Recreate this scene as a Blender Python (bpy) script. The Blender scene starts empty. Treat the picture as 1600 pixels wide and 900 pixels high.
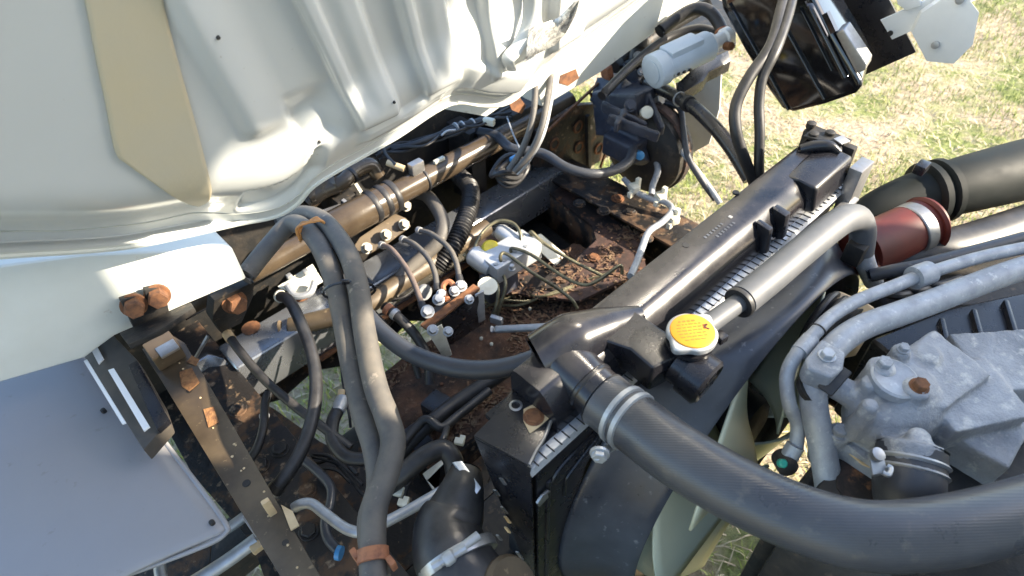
import bpy, bmesh, math, random
import numpy as np
from mathutils import Vector, Matrix, noise
random.seed(7)
S = bpy.context.scene
COL = S.collection
R = math.radians

# ------------------------------------------------------------------ camera
F, CX, CY = 991.0, 800.0, 450.0
CAM = np.array([0, 0, 1.8])
_x = np.array([2304 - CX, 602 + CY, F]); _x /= np.linalg.norm(_x)
_y = np.array([-501 - CX, 472 + CY, F]); _y -= _x * _x.dot(_y); _y /= np.linalg.norm(_y)
_z = -np.cross(_x, _y)
M = np.array([_x, _y, _z])
cam_d = bpy.data.cameras.new('camera')
cam = bpy.data.objects.new('camera', cam_d); COL.objects.link(cam)
cam_d.sensor_width = 36; cam_d.lens = F * 36 / 1600
cam_d.clip_start = .02; cam_d.clip_end = 600
mw = Matrix.Identity(4)
for i in range(3):
    mw[i][0] = M[i, 0]; mw[i][1] = M[i, 1]; mw[i][2] = -M[i, 2]; mw[i][3] = CAM[i]
cam.matrix_world = mw
cam_d.dof.use_dof = True; cam_d.dof.focus_distance = 1.05; cam_d.dof.aperture_fstop = 5.5
S.camera = cam

# ------------------------------------------------------------------ light
SUN_EL, SUN_AZ = 30, 42          # azimuth: from the rear (-Y) turned towards +X
sv = Vector((math.cos(R(SUN_EL)) * math.sin(R(SUN_AZ)), -math.cos(R(SUN_EL)) * math.cos(R(SUN_AZ)), math.sin(R(SUN_EL))))
W = bpy.data.worlds.new('World'); S.world = W; W.use_nodes = True
nt = W.node_tree
sky = nt.nodes.new('ShaderNodeTexSky'); sky.sky_type = 'NISHITA'; sky.sun_disc = False
sky.sun_elevation = R(SUN_EL); sky.sun_rotation = math.atan2(sv.x, sv.y)
bg = nt.nodes['Background']; bg.inputs[1].default_value = .15
nt.links.new(sky.outputs[0], bg.inputs[0])
sl = bpy.data.lights.new('sun', 'SUN'); sl.energy = 5.0; sl.angle = R(.55); sl.color = (1, .88, .70)
so = bpy.data.objects.new('sun', sl); COL.objects.link(so); so.location = (3, -5, 6)
so.rotation_euler = sv.to_track_quat('Z', 'Y').to_euler()
S.view_settings.view_transform = 'Standard'; S.view_settings.look = 'None'
S.view_settings.gamma = 1; S.view_settings.exposure = 1.8
S.render.engine = 'CYCLES'

# ------------------------------------------------------------------ helpers: points
def ray(px, py): return M @ np.array([px - CX, CY - py, F])
def A(px, py, z):
    r = ray(px, py); return Vector(CAM + r * ((z - CAM[2]) / r[2]))
def AY(px, py, y):
    r = ray(px, py); return Vector(CAM + r * ((y - CAM[1]) / r[1]))
def AX(px, py, x):
    r = ray(px, py); return Vector(CAM + r * ((x - CAM[0]) / r[0]))
def AP(px, py, p0, n):
    r = Vector(ray(px, py)); c = Vector(CAM); return c + r * ((Vector(p0) - c).dot(n) / r.dot(n))
def V(*a): return Vector(a)
UX, UY, UZ = V(1, 0, 0), V(0, 1, 0), V(0, 0, 1)
def frame(d, up=UZ):
    d = Vector(d).normalized()
    if abs(d.dot(up)) > .97: up = UY if abs(d.y) < .9 else UX
    a = d.cross(up).normalized(); b = a.cross(d).normalized()
    return a, b, d
def crom(pts, res):
    P = [Vector(p) for p in pts]
    if len(P) < 3 or res <= 1: return P
    P = [P[0] * 2 - P[1]] + P + [P[-1] * 2 - P[-2]]
    out = []
    for i in range(1, len(P) - 2):
        for k in range(res):
            t = k / res
            out.append(.5 * ((2 * P[i]) + (P[i + 1] - P[i - 1]) * t + (2 * P[i - 1] - 5 * P[i] + 4 * P[i + 1] - P[i + 2]) * t * t
                             + (3 * P[i] - P[i - 1] - 3 * P[i + 1] + P[i + 2]) * t ** 3))
    out.append(P[-2]); return out

class MB:
    def __init__(s): s.v = []; s.f = []
    def add(s, v, f):
        o = len(s.v); s.v += [Vector(p) for p in v]; s.f += [tuple(i + o for i in q) for q in f]; return s
    def tube(s, pts, r, n=14, res=8, rf=None, flat=None, cap=True, inner=None):
        P = crom(pts, res)
        ln = [0]
        for i in range(1, len(P)): ln.append(ln[-1] + (P[i] - P[i - 1]).length)
        T = []
        for i in range(len(P)):
            T.append((P[min(i + 1, len(P) - 1)] - P[max(i - 1, 0)]).normalized())
        a, b, _ = frame(T[0]); v = []; rl = r if isinstance(r, (list, tuple)) else None
        for i, p in enumerate(P):
            if i:
                q = T[i - 1].rotation_difference(T[i]); a = (q @ a).normalized(); b = T[i].cross(a).normalized() * -1
                a = a - T[i] * a.dot(T[i]); a.normalize(); b = a.cross(T[i]).normalized() * -1
            u = ln[i] / ln[-1]
            if rl:
                k = u * (len(rl) - 1); j = min(int(k), len(rl) - 2); rr = rl[j] + (rl[j + 1] - rl[j]) * (k - j)
            else: rr = r
            if rf: rr *= rf(ln[i])
            for k in range(n):
                w = 2 * math.pi * k / n
                ca, cb = math.cos(w) * rr, math.sin(w) * rr * (flat or 1)
                v.append(p + a * ca + b * cb)
        f = []
        for i in range(len(P) - 1):
            for k in range(n):
                k2 = (k + 1) % n
                f.append((i * n + k, i * n + k2, (i + 1) * n + k2, (i + 1) * n + k))
        if cap:
            f.append(tuple(range(n - 1, -1, -1))); f.append(tuple(range((len(P) - 1) * n, len(P) * n)))
        return s.add(v, f)
    def lathe(s, o, axis, prof, n=20, up=UZ):
        a, b, d = frame(axis, up); o = Vector(o); v = []; f = []
        for (r, h) in prof:
            for k in range(n):
                w = 2 * math.pi * k / n
                v.append(o + d * h + (a * math.cos(w) + b * math.sin(w)) * max(r, 1e-5))
        m = len(prof)
        for i in range(m - 1):
            for k in range(n):
                k2 = (k + 1) % n
                f.append((i * n + k, i * n + k2, (i + 1) * n + k2, (i + 1) * n + k))
        if prof[0][0] > 1e-4: f.append(tuple(range(n - 1, -1, -1)))
        if prof[-1][0] > 1e-4: f.append(tuple(range((m - 1) * n, m * n)))
        return s.add(v, f)
    def cyl(s, p, q, r, n=16): return s.lathe(p, Vector(q) - Vector(p), [(r, 0), (r, (Vector(q) - Vector(p)).length)], n)
    def box(s, c, size, ax=(UX, UY, UZ)):
        c = Vector(c); h = [x / 2 for x in size]; v = []
        for i in (-1, 1):
            for j in (-1, 1):
                for k in (-1, 1): v.append(c + ax[0] * h[0] * i + ax[1] * h[1] * j + ax[2] * h[2] * k)
        return s.add(v, [(0, 1, 3, 2), (4, 6, 7, 5), (0, 4, 5, 1), (2, 3, 7, 6), (0, 2, 6, 4), (1, 5, 7, 3)])
    def bb(s, x0, x1, y0, y1, z0, z1): return s.box(((x0 + x1) / 2, (y0 + y1) / 2, (z0 + z1) / 2), (x1 - x0, y1 - y0, z1 - z0))
    def prism(s, poly, vec):
        n = len(poly); P = [Vector(p) for p in poly]; vec = Vector(vec)
        f = [tuple(range(n)), tuple(range(2 * n - 1, n - 1, -1))]
        for k in range(n):
            k2 = (k + 1) % n; f.append((k, n + k, n + k2, k2))
        return s.add(P + [p + vec for p in P], f)
    def bar(s, p, q, w, t, up=UZ):
        p, q = Vector(p), Vector(q); a, b, d = frame(q - p, up)
        return s.box((p + q) / 2, (w, t, (q - p).length), (a, b, d))
    def bolt(s, o, axis, r, h=None, washer=True):
        h = h or r * .9
        if washer: s.lathe(o, axis, [(r * 1.38, -.002), (r * 1.38, r * .12), (r * 1.3, r * .16)], 18)
        s.lathe(o, axis, [(r * 1.08, 0), (r * 1.08, h * .86), (r * .94, h)], 6); return s
    def grid(s, G):
        n, m = len(G), len(G[0]); v = [p for row in G for p in row]; f = []
        for i in range(n - 1):
            for j in range(m - 1): f.append((i * m + j, i * m + j + 1, (i + 1) * m + j + 1, (i + 1) * m + j))
        return s.add(v, f)
    def build(s, name, mat, parent=None, bevel=0, smooth=35, seg=2, kind=None, solid=0, sub=0):
        c = sum(s.v, Vector()) / len(s.v)
        me = bpy.data.meshes.new(name); me.from_pydata([p - c for p in s.v], [], s.f)
        bm = bmesh.new(); bm.from_mesh(me); bmesh.ops.recalc_face_normals(bm, faces=bm.faces)
        if bevel:
            es = [e for e in bm.edges if len(e.link_faces) == 2 and e.calc_face_angle(0) > R(30)]
            bmesh.ops.bevel(bm, geom=es, offset=bevel, offset_type='OFFSET', segments=seg, profile=.6, affect='EDGES', clamp_overlap=True)
        bm.to_mesh(me); bm.free()
        o = bpy.data.objects.new(name, me); COL.objects.link(o)
        me.materials.append(mat)
        if smooth:
            me.polygons.foreach_set('use_smooth', [True] * len(me.polygons)); me.set_sharp_from_angle(angle=R(smooth))
        if solid:
            m = o.modifiers.new('solid', 'SOLIDIFY'); m.thickness = solid; m.offset = 0
        if sub:
            m = o.modifiers.new('sub', 'SUBSURF'); m.levels = sub; m.render_levels = sub
        place(o, c, parent)
        if kind: o['kind'] = kind
        return o
WL = {}
def place(o, world, parent):
    o.location = Vector(world) - (WL[parent.name] if parent else Vector()); o.parent = parent
    WL[o.name] = Vector(world)
def thing(name, label, cat, loc, group=None):
    o = bpy.data.objects.new(name, None); COL.objects.link(o); o.empty_display_size = .03
    o.location = loc; WL[o.name] = Vector(loc); return tag(o, label, cat, group)
def tag(o, label, cat, group=None):
    o['label'] = label; o['category'] = cat
    if group: o['group'] = group
    return o
def copy_at(src, world, parent, rot=None):
    c = src.copy(); COL.objects.link(c); place(c, world, parent)
    if rot is not None: c.rotation_euler = rot
    return c

# ------------------------------------------------------------------ materials
def mat(name, c1, c2=None, rough=.5, rough2=None, metal=0, scale=18, thr=.55, soft=.12, bump=0, bscale=None, coat=0, c3=None, thr3=.62,
        scale3=None, detail=6, metal2=None, spec=None, trans=0, updust=None):
    m = bpy.data.materials.new(name); m.use_nodes = True; t = m.node_tree; N = t.nodes; L = t.links
    b = N['Principled BSDF']; b.inputs['Metallic'].default_value = metal; b.inputs['Roughness'].default_value = rough
    b.inputs['Base Color'].default_value = (*c1, 1)
    if coat: b.inputs['Coat Weight'].default_value = coat; b.inputs['Coat Roughness'].default_value = .08
    if spec is not None: b.inputs['Specular IOR Level'].default_value = spec
    tc = N.new('ShaderNodeTexCoord')
    geo = N.new('ShaderNodeNewGeometry')
    def nz(sc, seed=0, det=detail):
        n = N.new('ShaderNodeTexNoise'); n.inputs['Scale'].default_value = sc; n.inputs['Detail'].default_value = det
        n.inputs['Roughness'].default_value = .62
        mp = N.new('ShaderNodeMapping'); mp.inputs['Location'].default_value = (seed, seed * .7, seed * 1.3)
        L.new(geo.outputs['Position'], mp.inputs[0]); L.new(mp.outputs[0], n.inputs[0]); return n.outputs[0]
    def rmp(src, lo, hi):
        r = N.new('ShaderNodeMapRange'); r.inputs[1].default_value = lo; r.inputs[2].default_value = hi; r.clamp = True
        L.new(src, r.inputs[0]); return r.outputs[0]
    def mix(f, a, c):
        x = N.new('ShaderNodeMix'); x.data_type = 'RGBA'; L.new(f, x.inputs[0])
        for i, q in ((6, a), (7, c)):
            if isinstance(q, tuple): x.inputs[i].default_value = (*q, 1)
            else: L.new(q, x.inputs[i])
        return x.outputs[2]
    col = None
    if c2:
        f = rmp(nz(scale), thr - soft, thr + soft); col = mix(f, c1, c2)
        if rough2 is not None:
            q = N.new('ShaderNodeMapRange'); L.new(f, q.inputs[0]); q.inputs[3].default_value = rough; q.inputs[4].default_value = rough2
            L.new(q.outputs[0], b.inputs['Roughness'])
        if metal2 is not None:
            q = N.new('ShaderNodeMapRange'); L.new(f, q.inputs[0]); q.inputs[3].default_value = metal; q.inputs[4].default_value = metal2
            L.new(q.outputs[0], b.inputs['Metallic'])
    if c3:
        f3 = rmp(nz(scale3 or scale * 2.7, 4.1), thr3 - .06, thr3 + .06); col = mix(f3, col if col else c1, c3)
    if updust:                       # settled dust lies on faces that look up
        sp = N.new('ShaderNodeSeparateXYZ'); L.new(geo.outputs['Normal'], sp.inputs[0])
        fu = rmp(sp.outputs[2], .1, 1.0); nn = rmp(nz(26, 9.3), .35, .7)
        mu = N.new('ShaderNodeMath'); mu.operation = 'MULTIPLY'; L.new(fu, mu.inputs[0]); L.new(nn, mu.inputs[1])
        mu2 = N.new('ShaderNodeMath'); mu2.operation = 'MULTIPLY'; L.new(mu.outputs[0], mu2.inputs[0]); mu2.inputs[1].default_value = updust[1]
        col = mix(mu2.outputs[0], col if col else c1, updust[0])
    if col: L.new(col, b.inputs['Base Color'])
    if bump:
        bp = N.new('ShaderNodeBump'); bp.inputs['Strength'].default_value = bump; bp.inputs['Distance'].default_value = .004
        L.new(nz(bscale or scale * 3, 2.2), bp.inputs['Height']); L.new(bp.outputs[0], b.inputs['Normal'])
    return m
DUST = ((.23, .19, .14), .5)
m_cab = mat('cab_paint', (.60, .62, .615), (.54, .555, .545), rough=.26, scale=3.5, thr=.62, soft=.3, detail=2, coat=.35, c3=(.34, .30, .24), thr3=.80, scale3=120)
m_cab2 = mat('cab_sill_paint', (.58, .60, .56), (.52, .53, .48), rough=.35, rough2=.5, scale=7, soft=.2, c3=(.26, .12, .05), thr3=.71, scale3=24)
m_pad = mat('sealant_pad', (.56, .49, .34), (.52, .485, .39), rough=.5, rough2=.6, scale=9, soft=.3, bump=.08, bscale=60)
m_bplas = mat('black_plastic', (.011, .011, .014), (.018, .018, .021), rough=.24, rough2=.36, scale=30, soft=.2, c3=(.06, .058, .056), thr3=.71, scale3=150, bump=.05, bscale=240)
m_bgloss = mat('gloss_black', (.006, .006, .007), rough=.08, coat=.6)
m_shroud = mat('shroud_plastic', (.038, .043, .056), (.08, .09, .11), rough=.26, rough2=.45, scale=9, soft=.2, c3=(.17, .18, .2), thr3=.68, scale3=70, bump=.03, bscale=120)
m_rub = mat('black_rubber', (.011, .011, .013), (.022, .022, .023), rough=.4, rough2=.6, scale=25, soft=.2, updust=((.12, .11, .1), .35))
m_hose = mat('grey_rubber', (.034, .037, .044), (.05, .053, .062), rough=.38, rough2=.5, scale=22, soft=.25, c3=(.12, .12, .12), thr3=.72, scale3=110, bump=.04, bscale=200)
m_dhose = mat('dusty_hose', (.05, .05, .052), (.13, .115, .095), rough=.55, rough2=.75, scale=14, soft=.2, c3=(.24, .21, .17), thr3=.68, scale3=50, updust=((.2, .17, .13), .4))
m_bighose = mat('radiator_hose_rubber', (.05, .052, .058), (.072, .073, .078), rough=.26, rough2=.4, scale=16, soft=.2, c3=(.10, .095, .088), thr3=.66, scale3=45)
m_foam = mat('foam_sleeve', (.075, .08, .088), (.11, .112, .118), rough=.5, rough2=.6, scale=30, soft=.25)
m_brown = mat('dusty_dark_paint', (.05, .036, .024), (.15, .11, .065), rough=.38, rough2=.6, scale=9, soft=.22, c3=(.30, .22, .13), thr3=.68, scale3=70)
m_tors = mat('torsion_paint', (.05, .036, .024), (.095, .07, .044), rough=.19, rough2=.3, scale=14, soft=.2, c3=(.16, .12, .08), thr3=.72, scale3=90)
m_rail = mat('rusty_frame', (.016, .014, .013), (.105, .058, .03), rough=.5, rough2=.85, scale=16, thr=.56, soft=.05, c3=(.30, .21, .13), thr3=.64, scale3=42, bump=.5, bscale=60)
m_rust = mat('rust_dirt', (.028, .02, .016), (.13, .065, .036), rough=.9, scale=11, thr=.52, soft=.12, c3=(.17, .105, .065), thr3=.64, scale3=80, bump=1, bscale=90)
m_redrust = mat('red_brown_primer', (.075, .042, .034), (.018, .014, .013), rough=.65, rough2=.85, scale=11, thr=.48, soft=.07, c3=(.22, .10, .045), thr3=.64, scale3=40, bump=.5)
m_bolt = mat('rusty_bolt', (.20, .085, .035), (.075, .035, .02), rough=.85, scale=70, soft=.14, bump=.25, bscale=260)
m_steel = mat('worn_steel', (.42, .42, .42), (.26, .25, .24), rough=.35, rough2=.55, metal=.85, scale=30, soft=.2)
m_zinc = mat('zinc', (.46, .475, .49), (.32, .33, .34), rough=.4, rough2=.55, metal=.55, scale=50, soft=.25)
m_dzinc = mat('dusty_zinc', (.36, .33, .27), (.22, .19, .15), rough=.6, metal=.3, scale=90, soft=.2)
m_beam = mat('galvanised_beam', (.38, .40, .43), (.26, .27, .29), rough=.2, rough2=.36, metal=.75, scale=10, soft=.25, c3=(.3, .18, .1), thr3=.72, scale3=30)
m_cast = mat('cast_aluminium', (.34, .355, .38), (.22, .235, .26), rough=.5, rough2=.7, metal=.3, scale=13, thr=.52, soft=.16, c3=(.48, .48, .47), thr3=.62, scale3=45, bump=.55, bscale=260)
m_alub = mat('machined_alloy', (.60, .62, .64), (.48, .5, .52), rough=.35, rough2=.5, metal=.4, scale=40, soft=.2)
m_alu = mat('oxidised_alu_pipe', (.36, .38, .41), (.26, .275, .3), rough=.5, rough2=.65, metal=.35, scale=36, soft=.15, c3=(.5, .51, .52), thr3=.64, scale3=100, bump=.15, bscale=200)
m_fan = mat('fan_plastic', (.68, .68, .50), (.60, .61, .45), rough=.42, rough2=.5, scale=6, soft=.3)
m_white = mat('white_plastic', (.68, .66, .55), (.58, .55, .44), rough=.45, scale=40)
m_wpaint = mat('white_paint', (.74, .76, .76), (.66, .68, .68), rough=.35, scale=12, soft=.3)
m_blue = mat('pale_blue_plastic', (.42, .50, .58), (.36, .43, .5), rough=.45, scale=20, soft=.25, c3=(.2, .18, .15), thr3=.72)
m_gear = mat('blue_black_cast', (.024, .028, .042), (.05, .055, .075), rough=.42, rough2=.65, scale=20, soft=.15, c3=(.13, .1, .07), thr3=.66, scale3=50, bump=.35)
m_yel = mat('yellow_sticker', (.62, .27, .012), (.52, .22, .012), rough=.42, scale=60)
m_ink = mat('label_ink', (.42, .14, .02), rough=.5)
m_dink = mat('dark_ink', (.08, .02, .01), rough=.5)
m_ylw = mat('yellow_plastic', (.62, .50, .02), (.5, .4, .03), rough=.4, scale=60)
m_green = mat('green_plastic', (.02, .3, .22), rough=.35)
m_sky = mat('blue_connector', (.05, .22, .45), rough=.35)
m_orange = mat('orange_clip', (.46, .21, .06), (.36, .16, .05), rough=.6, scale=60)
m_clip = mat('rust_orange_clamp', (.32, .13, .06), (.18, .07, .04), rough=.75, scale=80)
m_red = mat('red_silicone', (.13, .022, .014), (.085, .018, .013), rough=.5, scale=20)
m_tan = mat('tan_metal', (.6, .45, .26), (.5, .36, .2), rough=.5, scale=30)
m_panel = mat('grey_panel', (.27, .265, .27), (.235, .23, .235), rough=.34, rough2=.42, scale=4, soft=.3, c3=(.20, .185, .17), thr3=.69, scale3=38, bump=.04, bscale=9)
m_trim = mat('trim_rubber', (.05, .045, .04), (.09, .075, .058), rough=.55, scale=22, soft=.2)
m_crimp = mat('crimp_alu', (.66, .68, .7), (.5, .52, .54), rough=.36, rough2=.5, metal=.55, scale=60)
m_duct = mat('matt_duct', (.009, .012, .011), (.016, .018, .017), rough=.6, rough2=.7, scale=20, spec=.25)
m_dark = mat('dark_metal', (.012, .012, .012), (.03, .025, .02), rough=.6, scale=30, c3=(.1, .07, .045), thr3=.66, scale3=50, bump=.3)
m_tank = mat('tank_plastic', (.010, .010, .013), (.014, .014, .018), rough=.2, rough2=.27, scale=30, soft=.2, c3=(.05, .048, .046), thr3=.72, scale3=160, updust=((.06, .055, .055), .5))
m_crumb = mat('dry_debris', (.12, .065, .04), (.22, .15, .09), rough=.95, scale=60, soft=.1)
m_rust2 = mat('flaking_rust', (.30, .15, .06), (.14, .06, .03), rough=.9, scale=90, soft=.12, bump=.6, bscale=200)
m_core = mat('radiator_fins', (.02, .02, .021), rough=.6)
m_rosy = mat('dusty_brake_hose', (.15, .11, .09), (.09, .07, .06), rough=.6, scale=50)
m_line = mat('brake_line', (.20, .18, .11), (.09, .085, .06), rough=.35, metal=.5, scale=60)
m_foil = mat('foil_label', (.72, .72, .70), (.34, .34, .34), rough=.35, rough2=.5, metal=.5, scale=110, thr=.53, soft=.05)
m_flap = mat('mud_flap', (.52, .52, .49), (.45, .45, .42), rough=.6, scale=12)
m_tyre = mat('tyre', (.02, .02, .02), (.06, .05, .04), rough=.8, scale=20)

def weave(m, sc, dist):
    t = m.node_tree; N = t.nodes; L = t.links; b = N['Principled BSDF']; tc = N.new('ShaderNodeTexCoord'); w = N.new('ShaderNodeTexWave')
    w.bands_direction = 'DIAGONAL'; w.inputs['Scale'].default_value = sc; w.inputs['Distortion'].default_value = 1.5
    L.new(tc.outputs['Object'], w.inputs[0]); bp = N.new('ShaderNodeBump'); bp.inputs['Strength'].default_value = .5; bp.inputs['Distance'].default_value = dist
    L.new(w.outputs['Fac'], bp.inputs['Height']); L.new(bp.outputs[0], b.inputs['Normal'])
weave(m_bighose, 130, .00022)
# ------------------------------------------------------------------ ground
def ground_mat():
    m = bpy.data.materials.new('ground_soil'); m.use_nodes = True; t = m.node_tree; N = t.nodes; L = t.links; b = N['Principled BSDF']
    g = N.new('ShaderNodeNewGeometry')
    def nz(s, d=8):
        n = N.new('ShaderNodeTexNoise'); n.inputs['Scale'].default_value = s; n.inputs['Detail'].default_value = d; n.inputs['Roughness'].default_value = .7
        L.new(g.outputs['Position'], n.inputs[0]); return n
    def ramp(src, st):
        r = N.new('ShaderNodeValToRGB'); e = r.color_ramp.elements
        e[0].position, e[0].color = st[0][0], (*st[0][1], 1); e[1].position, e[1].color = st[-1][0], (*st[-1][1], 1)
        for p, c in st[1:-1]: q = e.new(p); q.color = (*c, 1)
        L.new(src, r.inputs[0]); return r.outputs[0]
    fine = ramp(nz(38).outputs[0], [(.3, (.20, .145, .09)), (.5, (.42, .33, .22)), (.7, (.56, .48, .36))])
    gr = ramp(nz(45).outputs[0], [(.3, (.08, .10, .03)), (.55, (.22, .25, .07)), (.75, (.36, .34, .15))])
    pm = N.new('ShaderNodeMapRange'); pm.inputs[1].default_value = .46; pm.inputs[2].default_value = .58; L.new(nz(1.5, 4).outputs[0], pm.inputs[0])
    x = N.new('ShaderNodeMix'); x.data_type = 'RGBA'; L.new(pm.outputs[0], x.inputs[0]); L.new(fine, x.inputs[6]); L.new(gr, x.inputs[7])
    L.new(x.outputs[2], b.inputs['Base Color']); b.inputs['Roughness'].default_value = .95
    bp = N.new('ShaderNodeBump'); bp.inputs['Strength'].default_value = .8; bp.inputs['Distance'].default_value = .02; L.new(nz(60).outputs[0], bp.inputs['Height'])
    L.new(bp.outputs[0], b.inputs['Normal']); return m
g = MB(); n = 60
def gh(x, y): return .03 * noise.noise(V(x * .9, y * .9, 0)) + .012 * noise.noise(V(x * 4, y * 4, 3))
xs = [-250, -90, -30, -10] + [-4 + 12 * i / n for i in range(n + 1)] + [14, 40, 100, 250]
ys = [-250, -90, -30, -10] + [-4 + 10 * i / n for i in range(n + 1)] + [12, 40, 100, 250]
g.grid([[V(x, y, gh(x, y) if abs(x) < 12 and abs(y) < 12 else 0) for y in ys] for x in xs])
go = g.build('ground', ground_mat(), kind='structure', smooth=180)

def blades(name, count, label, cat, cols, hmin, hmax, w, lean, patch):
    v = []; f = []; rnd = random.Random(name)
    k = 0
    while k < count:
        x = rnd.uniform(-1.2, 6.5); y = rnd.uniform(-1.4, 3.4)
        if x > 3.2 and rnd.random() < .35: continue
        p = noise.noise(V(x * 1.1, y * 1.1, 5)) + .5 * noise.noise(V(x * 3.1, y * 3.1, 8))
        if (p * patch * 2.2 + .5) < rnd.random(): continue
        a = rnd.uniform(0, 6.283); h = rnd.uniform(hmin, hmax); l = rnd.uniform(*lean); z = gh(x, y) - .004
        d = V(math.cos(a), math.sin(a), 0); s = V(-d.y, d.x, 0) * w * rnd.uniform(.6, 1.3)
        b = V(x, y, z); mid = b + d * h * l * .45 + UZ * h * .6 * (1.05 - l * .6); tip = b + d * h * l * 1.1 + UZ * h * (1.02 - l * .75)
        o = len(v); v += [b - s, b + s, mid - s * .7, mid + s * .7, tip]
        f += [(o, o + 1, o + 3, o + 2), (o + 2, o + 3, o + 4)]; k += 1
    me = bpy.data.meshes.new(name); me.from_pydata(v, [], f)
    m = bpy.data.materials.new(name); m.use_nodes = True; t = m.node_tree; b = t.nodes['Principled BSDF']; b.inputs['Roughness'].default_value = .7
    ge = t.nodes.new('ShaderNodeNewGeometry'); cr = t.nodes.new('ShaderNodeValToRGB')
    for i, c in enumerate(cols):
        e = cr.color_ramp.elements[i] if i < 2 else cr.color_ramp.elements.new(.5)
        e.color = (*c, 1)
        e.position = i / (len(cols) - 1)
    t.links.new(ge.outputs['Random Per Island'], cr.inputs[0]); t.links.new(cr.outputs[0], b.inputs['Base Color'])
    me.materials.append(m); o = bpy.data.objects.new(name, me); COL.objects.link(o); tag(o, label, cat); o['kind'] = 'stuff'
blades('grass', 70000, 'short green grass growing in patches on the dry ground', 'grass', [(.09, .14, .025), (.36, .38, .10), (.21, .28, .05)], .025, .075, .0022, (.2, .8), 1.3)
blades('dry_straw', 30000, 'dry tan straw and leaf litter scattered over the ground', 'straw', [(.36, .26, .16), (.62, .52, .35), (.50, .39, .24)], .03, .09, .0026, (.85, 1.25), -1.0)

# ------------------------------------------------------------------ tilted cab
TH = R(67); CN = V(0, -math.sin(TH), -math.cos(TH)); CU = V(0, -math.cos(TH), math.sin(TH)); C0 = V(0, 1, 1)
cab = thing('tilted_cab', 'pale grey-white truck cab tipped forward, its ribbed floor pan showing', 'truck cab', (0.4, 1.0, 1.0))
hem_px = [(-260, 420), (0, 400), (133, 392), (210, 384), (290, 368), (370, 350), (430, 338), (465, 318), (490, 290), (545, 256), (620, 214), (680, 174), (715, 160), (755, 165), (795, 160), (835, 128), (880, 92), (930, 55), (990, 12), (1060, -40), (1200, -150)]
def hem_off(px):                       # how far the pan bulges out over the sill
    return .055 * max(0, min(1, (px - 380) / 120)) * max(0, min(1, (900 - px) / 110))
hem = []
for (px, py) in hem_px:
    o = .012 + hem_off(px); hem.append(AP(px, py, C0 + CN * o, CN))
HX = [h.x for h in hem]; HT = [(h - C0).dot(CU) for h in hem]; HO = [(h - C0).dot(CN) for h in hem]
_hc = crom(hem, 8); _k = sorted(range(len(_hc)), key=lambda q: _hc[q].x)
HX = [_hc[q].x for q in _k]; HT = [(_hc[q] - C0).dot(CU) for q in _k]; HO = [(_hc[q] - C0).dot(CN) for q in _k]
def sst(a, b, x):
    t = max(0, min(1, (x - a) / (b - a))); return t * t * (3 - 2 * t)
def rib(x, t, xl, xr, slope, e, t0, t1, h, te=.02):
    c = slope * (t - .43)
    return h * sst(xl + c - e, xl + c + e, x) * (1 - sst(xr + c - e * 2.5, xr + c + e * 2.5, x)) * sst(t0 - te, t0 + te, t) * (1 - sst(t1 - .03, t1 + .03, t))
def pan_off(x, t, s):                  # s = distance above the hem
    r = .040 * sst(.0, .17, s)
    r += rib(x, t, .245, .285, -.25, .012, .44, 1.4, .014)
    r -= rib(x, t, .305, .365, -.3, .007, .375, .46, .013)
    r += rib(x, t, .387, .458, -.35, .0035, .375, 1.4, .016)
    r -= rib(x, t, .405, .425, -.35, .004, .42, 1.4, .005)
    r += rib(x, t, .512, .585, -.35, .0035, .385, 1.4, .016)
    r -= rib(x, t, .53, .55, -.35, .004, .42, 1.4, .005)
    r += rib(x, t, .65, .74, -.35, .008, .36, 1.4, .015)
    r += rib(x, t, .81, .90, -.35, .008, .33, 1.4, .015)
    r += .008 * sst(.40, .43, x) * (1 - sst(.56, .60, x)) * sst(.05, .06, s) * (1 - sst(.085, .095, s))
    r += .010 * sst(.60, .64, x) * (1 - sst(.78, .82, x)) * sst(.035, .05, s) * (1 - sst(.10, .115, s))
    r -= .014 * sst(.225, .24, x) * (1 - sst(.33, .36, x)) * sst(.03, .045, s) * (1 - sst(.13, .145, s + .25 * (x - .23)))
    r -= .024 * (1 - sst(.16, .26, x)) * (1 - sst(.03, .2, s))
    return r
def pan_w(x, t):                       # offset of the pan from its base plane
    s = t - np.interp(x, HX, HT); o0 = np.interp(x, HX, HO); q = sst(.05, .22, s)
    return o0 * (1 - q) + .03 * q + pan_off(x, t, max(s, 0))
G = []; NV = 130; NX = 640
for i in range(NX + 1):
    x0 = HX[0] + (HX[-1] - HX[0]) * i / NX
    t0 = np.interp(x0, HX, HT); o0 = np.interp(x0, HX, HO); b = V(x0, C0.y, C0.z)
    row = [b + CU * t0 + CN * (o0 - .02), b + CU * (t0 - .002) + CN * (o0 - .004)]
    for j in range(NV + 1):
        s_ = 1.15 * (j / NV) ** 1.25; t = t0 + s_; x = x0 - .35 * max(0, s_ - .02)     # columns run along the pressed ribs
        row.append(V(x, C0.y, C0.z) + CU * t + CN * pan_w(x, t))
    G.append(row)
pan = MB().grid(G).build('floor_pan', m_cab, cab, solid=.002, smooth=80)
def pan_pt(px, py, lift=0.0):          # where the line of sight meets the pan, found by walking along it
    r = Vector(ray(px, py)); c = Vector(CAM)
    def hit(d):
        p = c + r * (d / F); return (p - C0).dot(CN) <= pan_w(p.x, (p - C0).dot(CU)) + lift, p
    d = .45
    while d < 1.7 and not hit(d)[0]: d += .012
    d -= .012
    for st in (.003, .0006, .00015):
        while not hit(d)[0] and d < 1.7: d += st
        d -= st
    return hit(d)[1]
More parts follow.
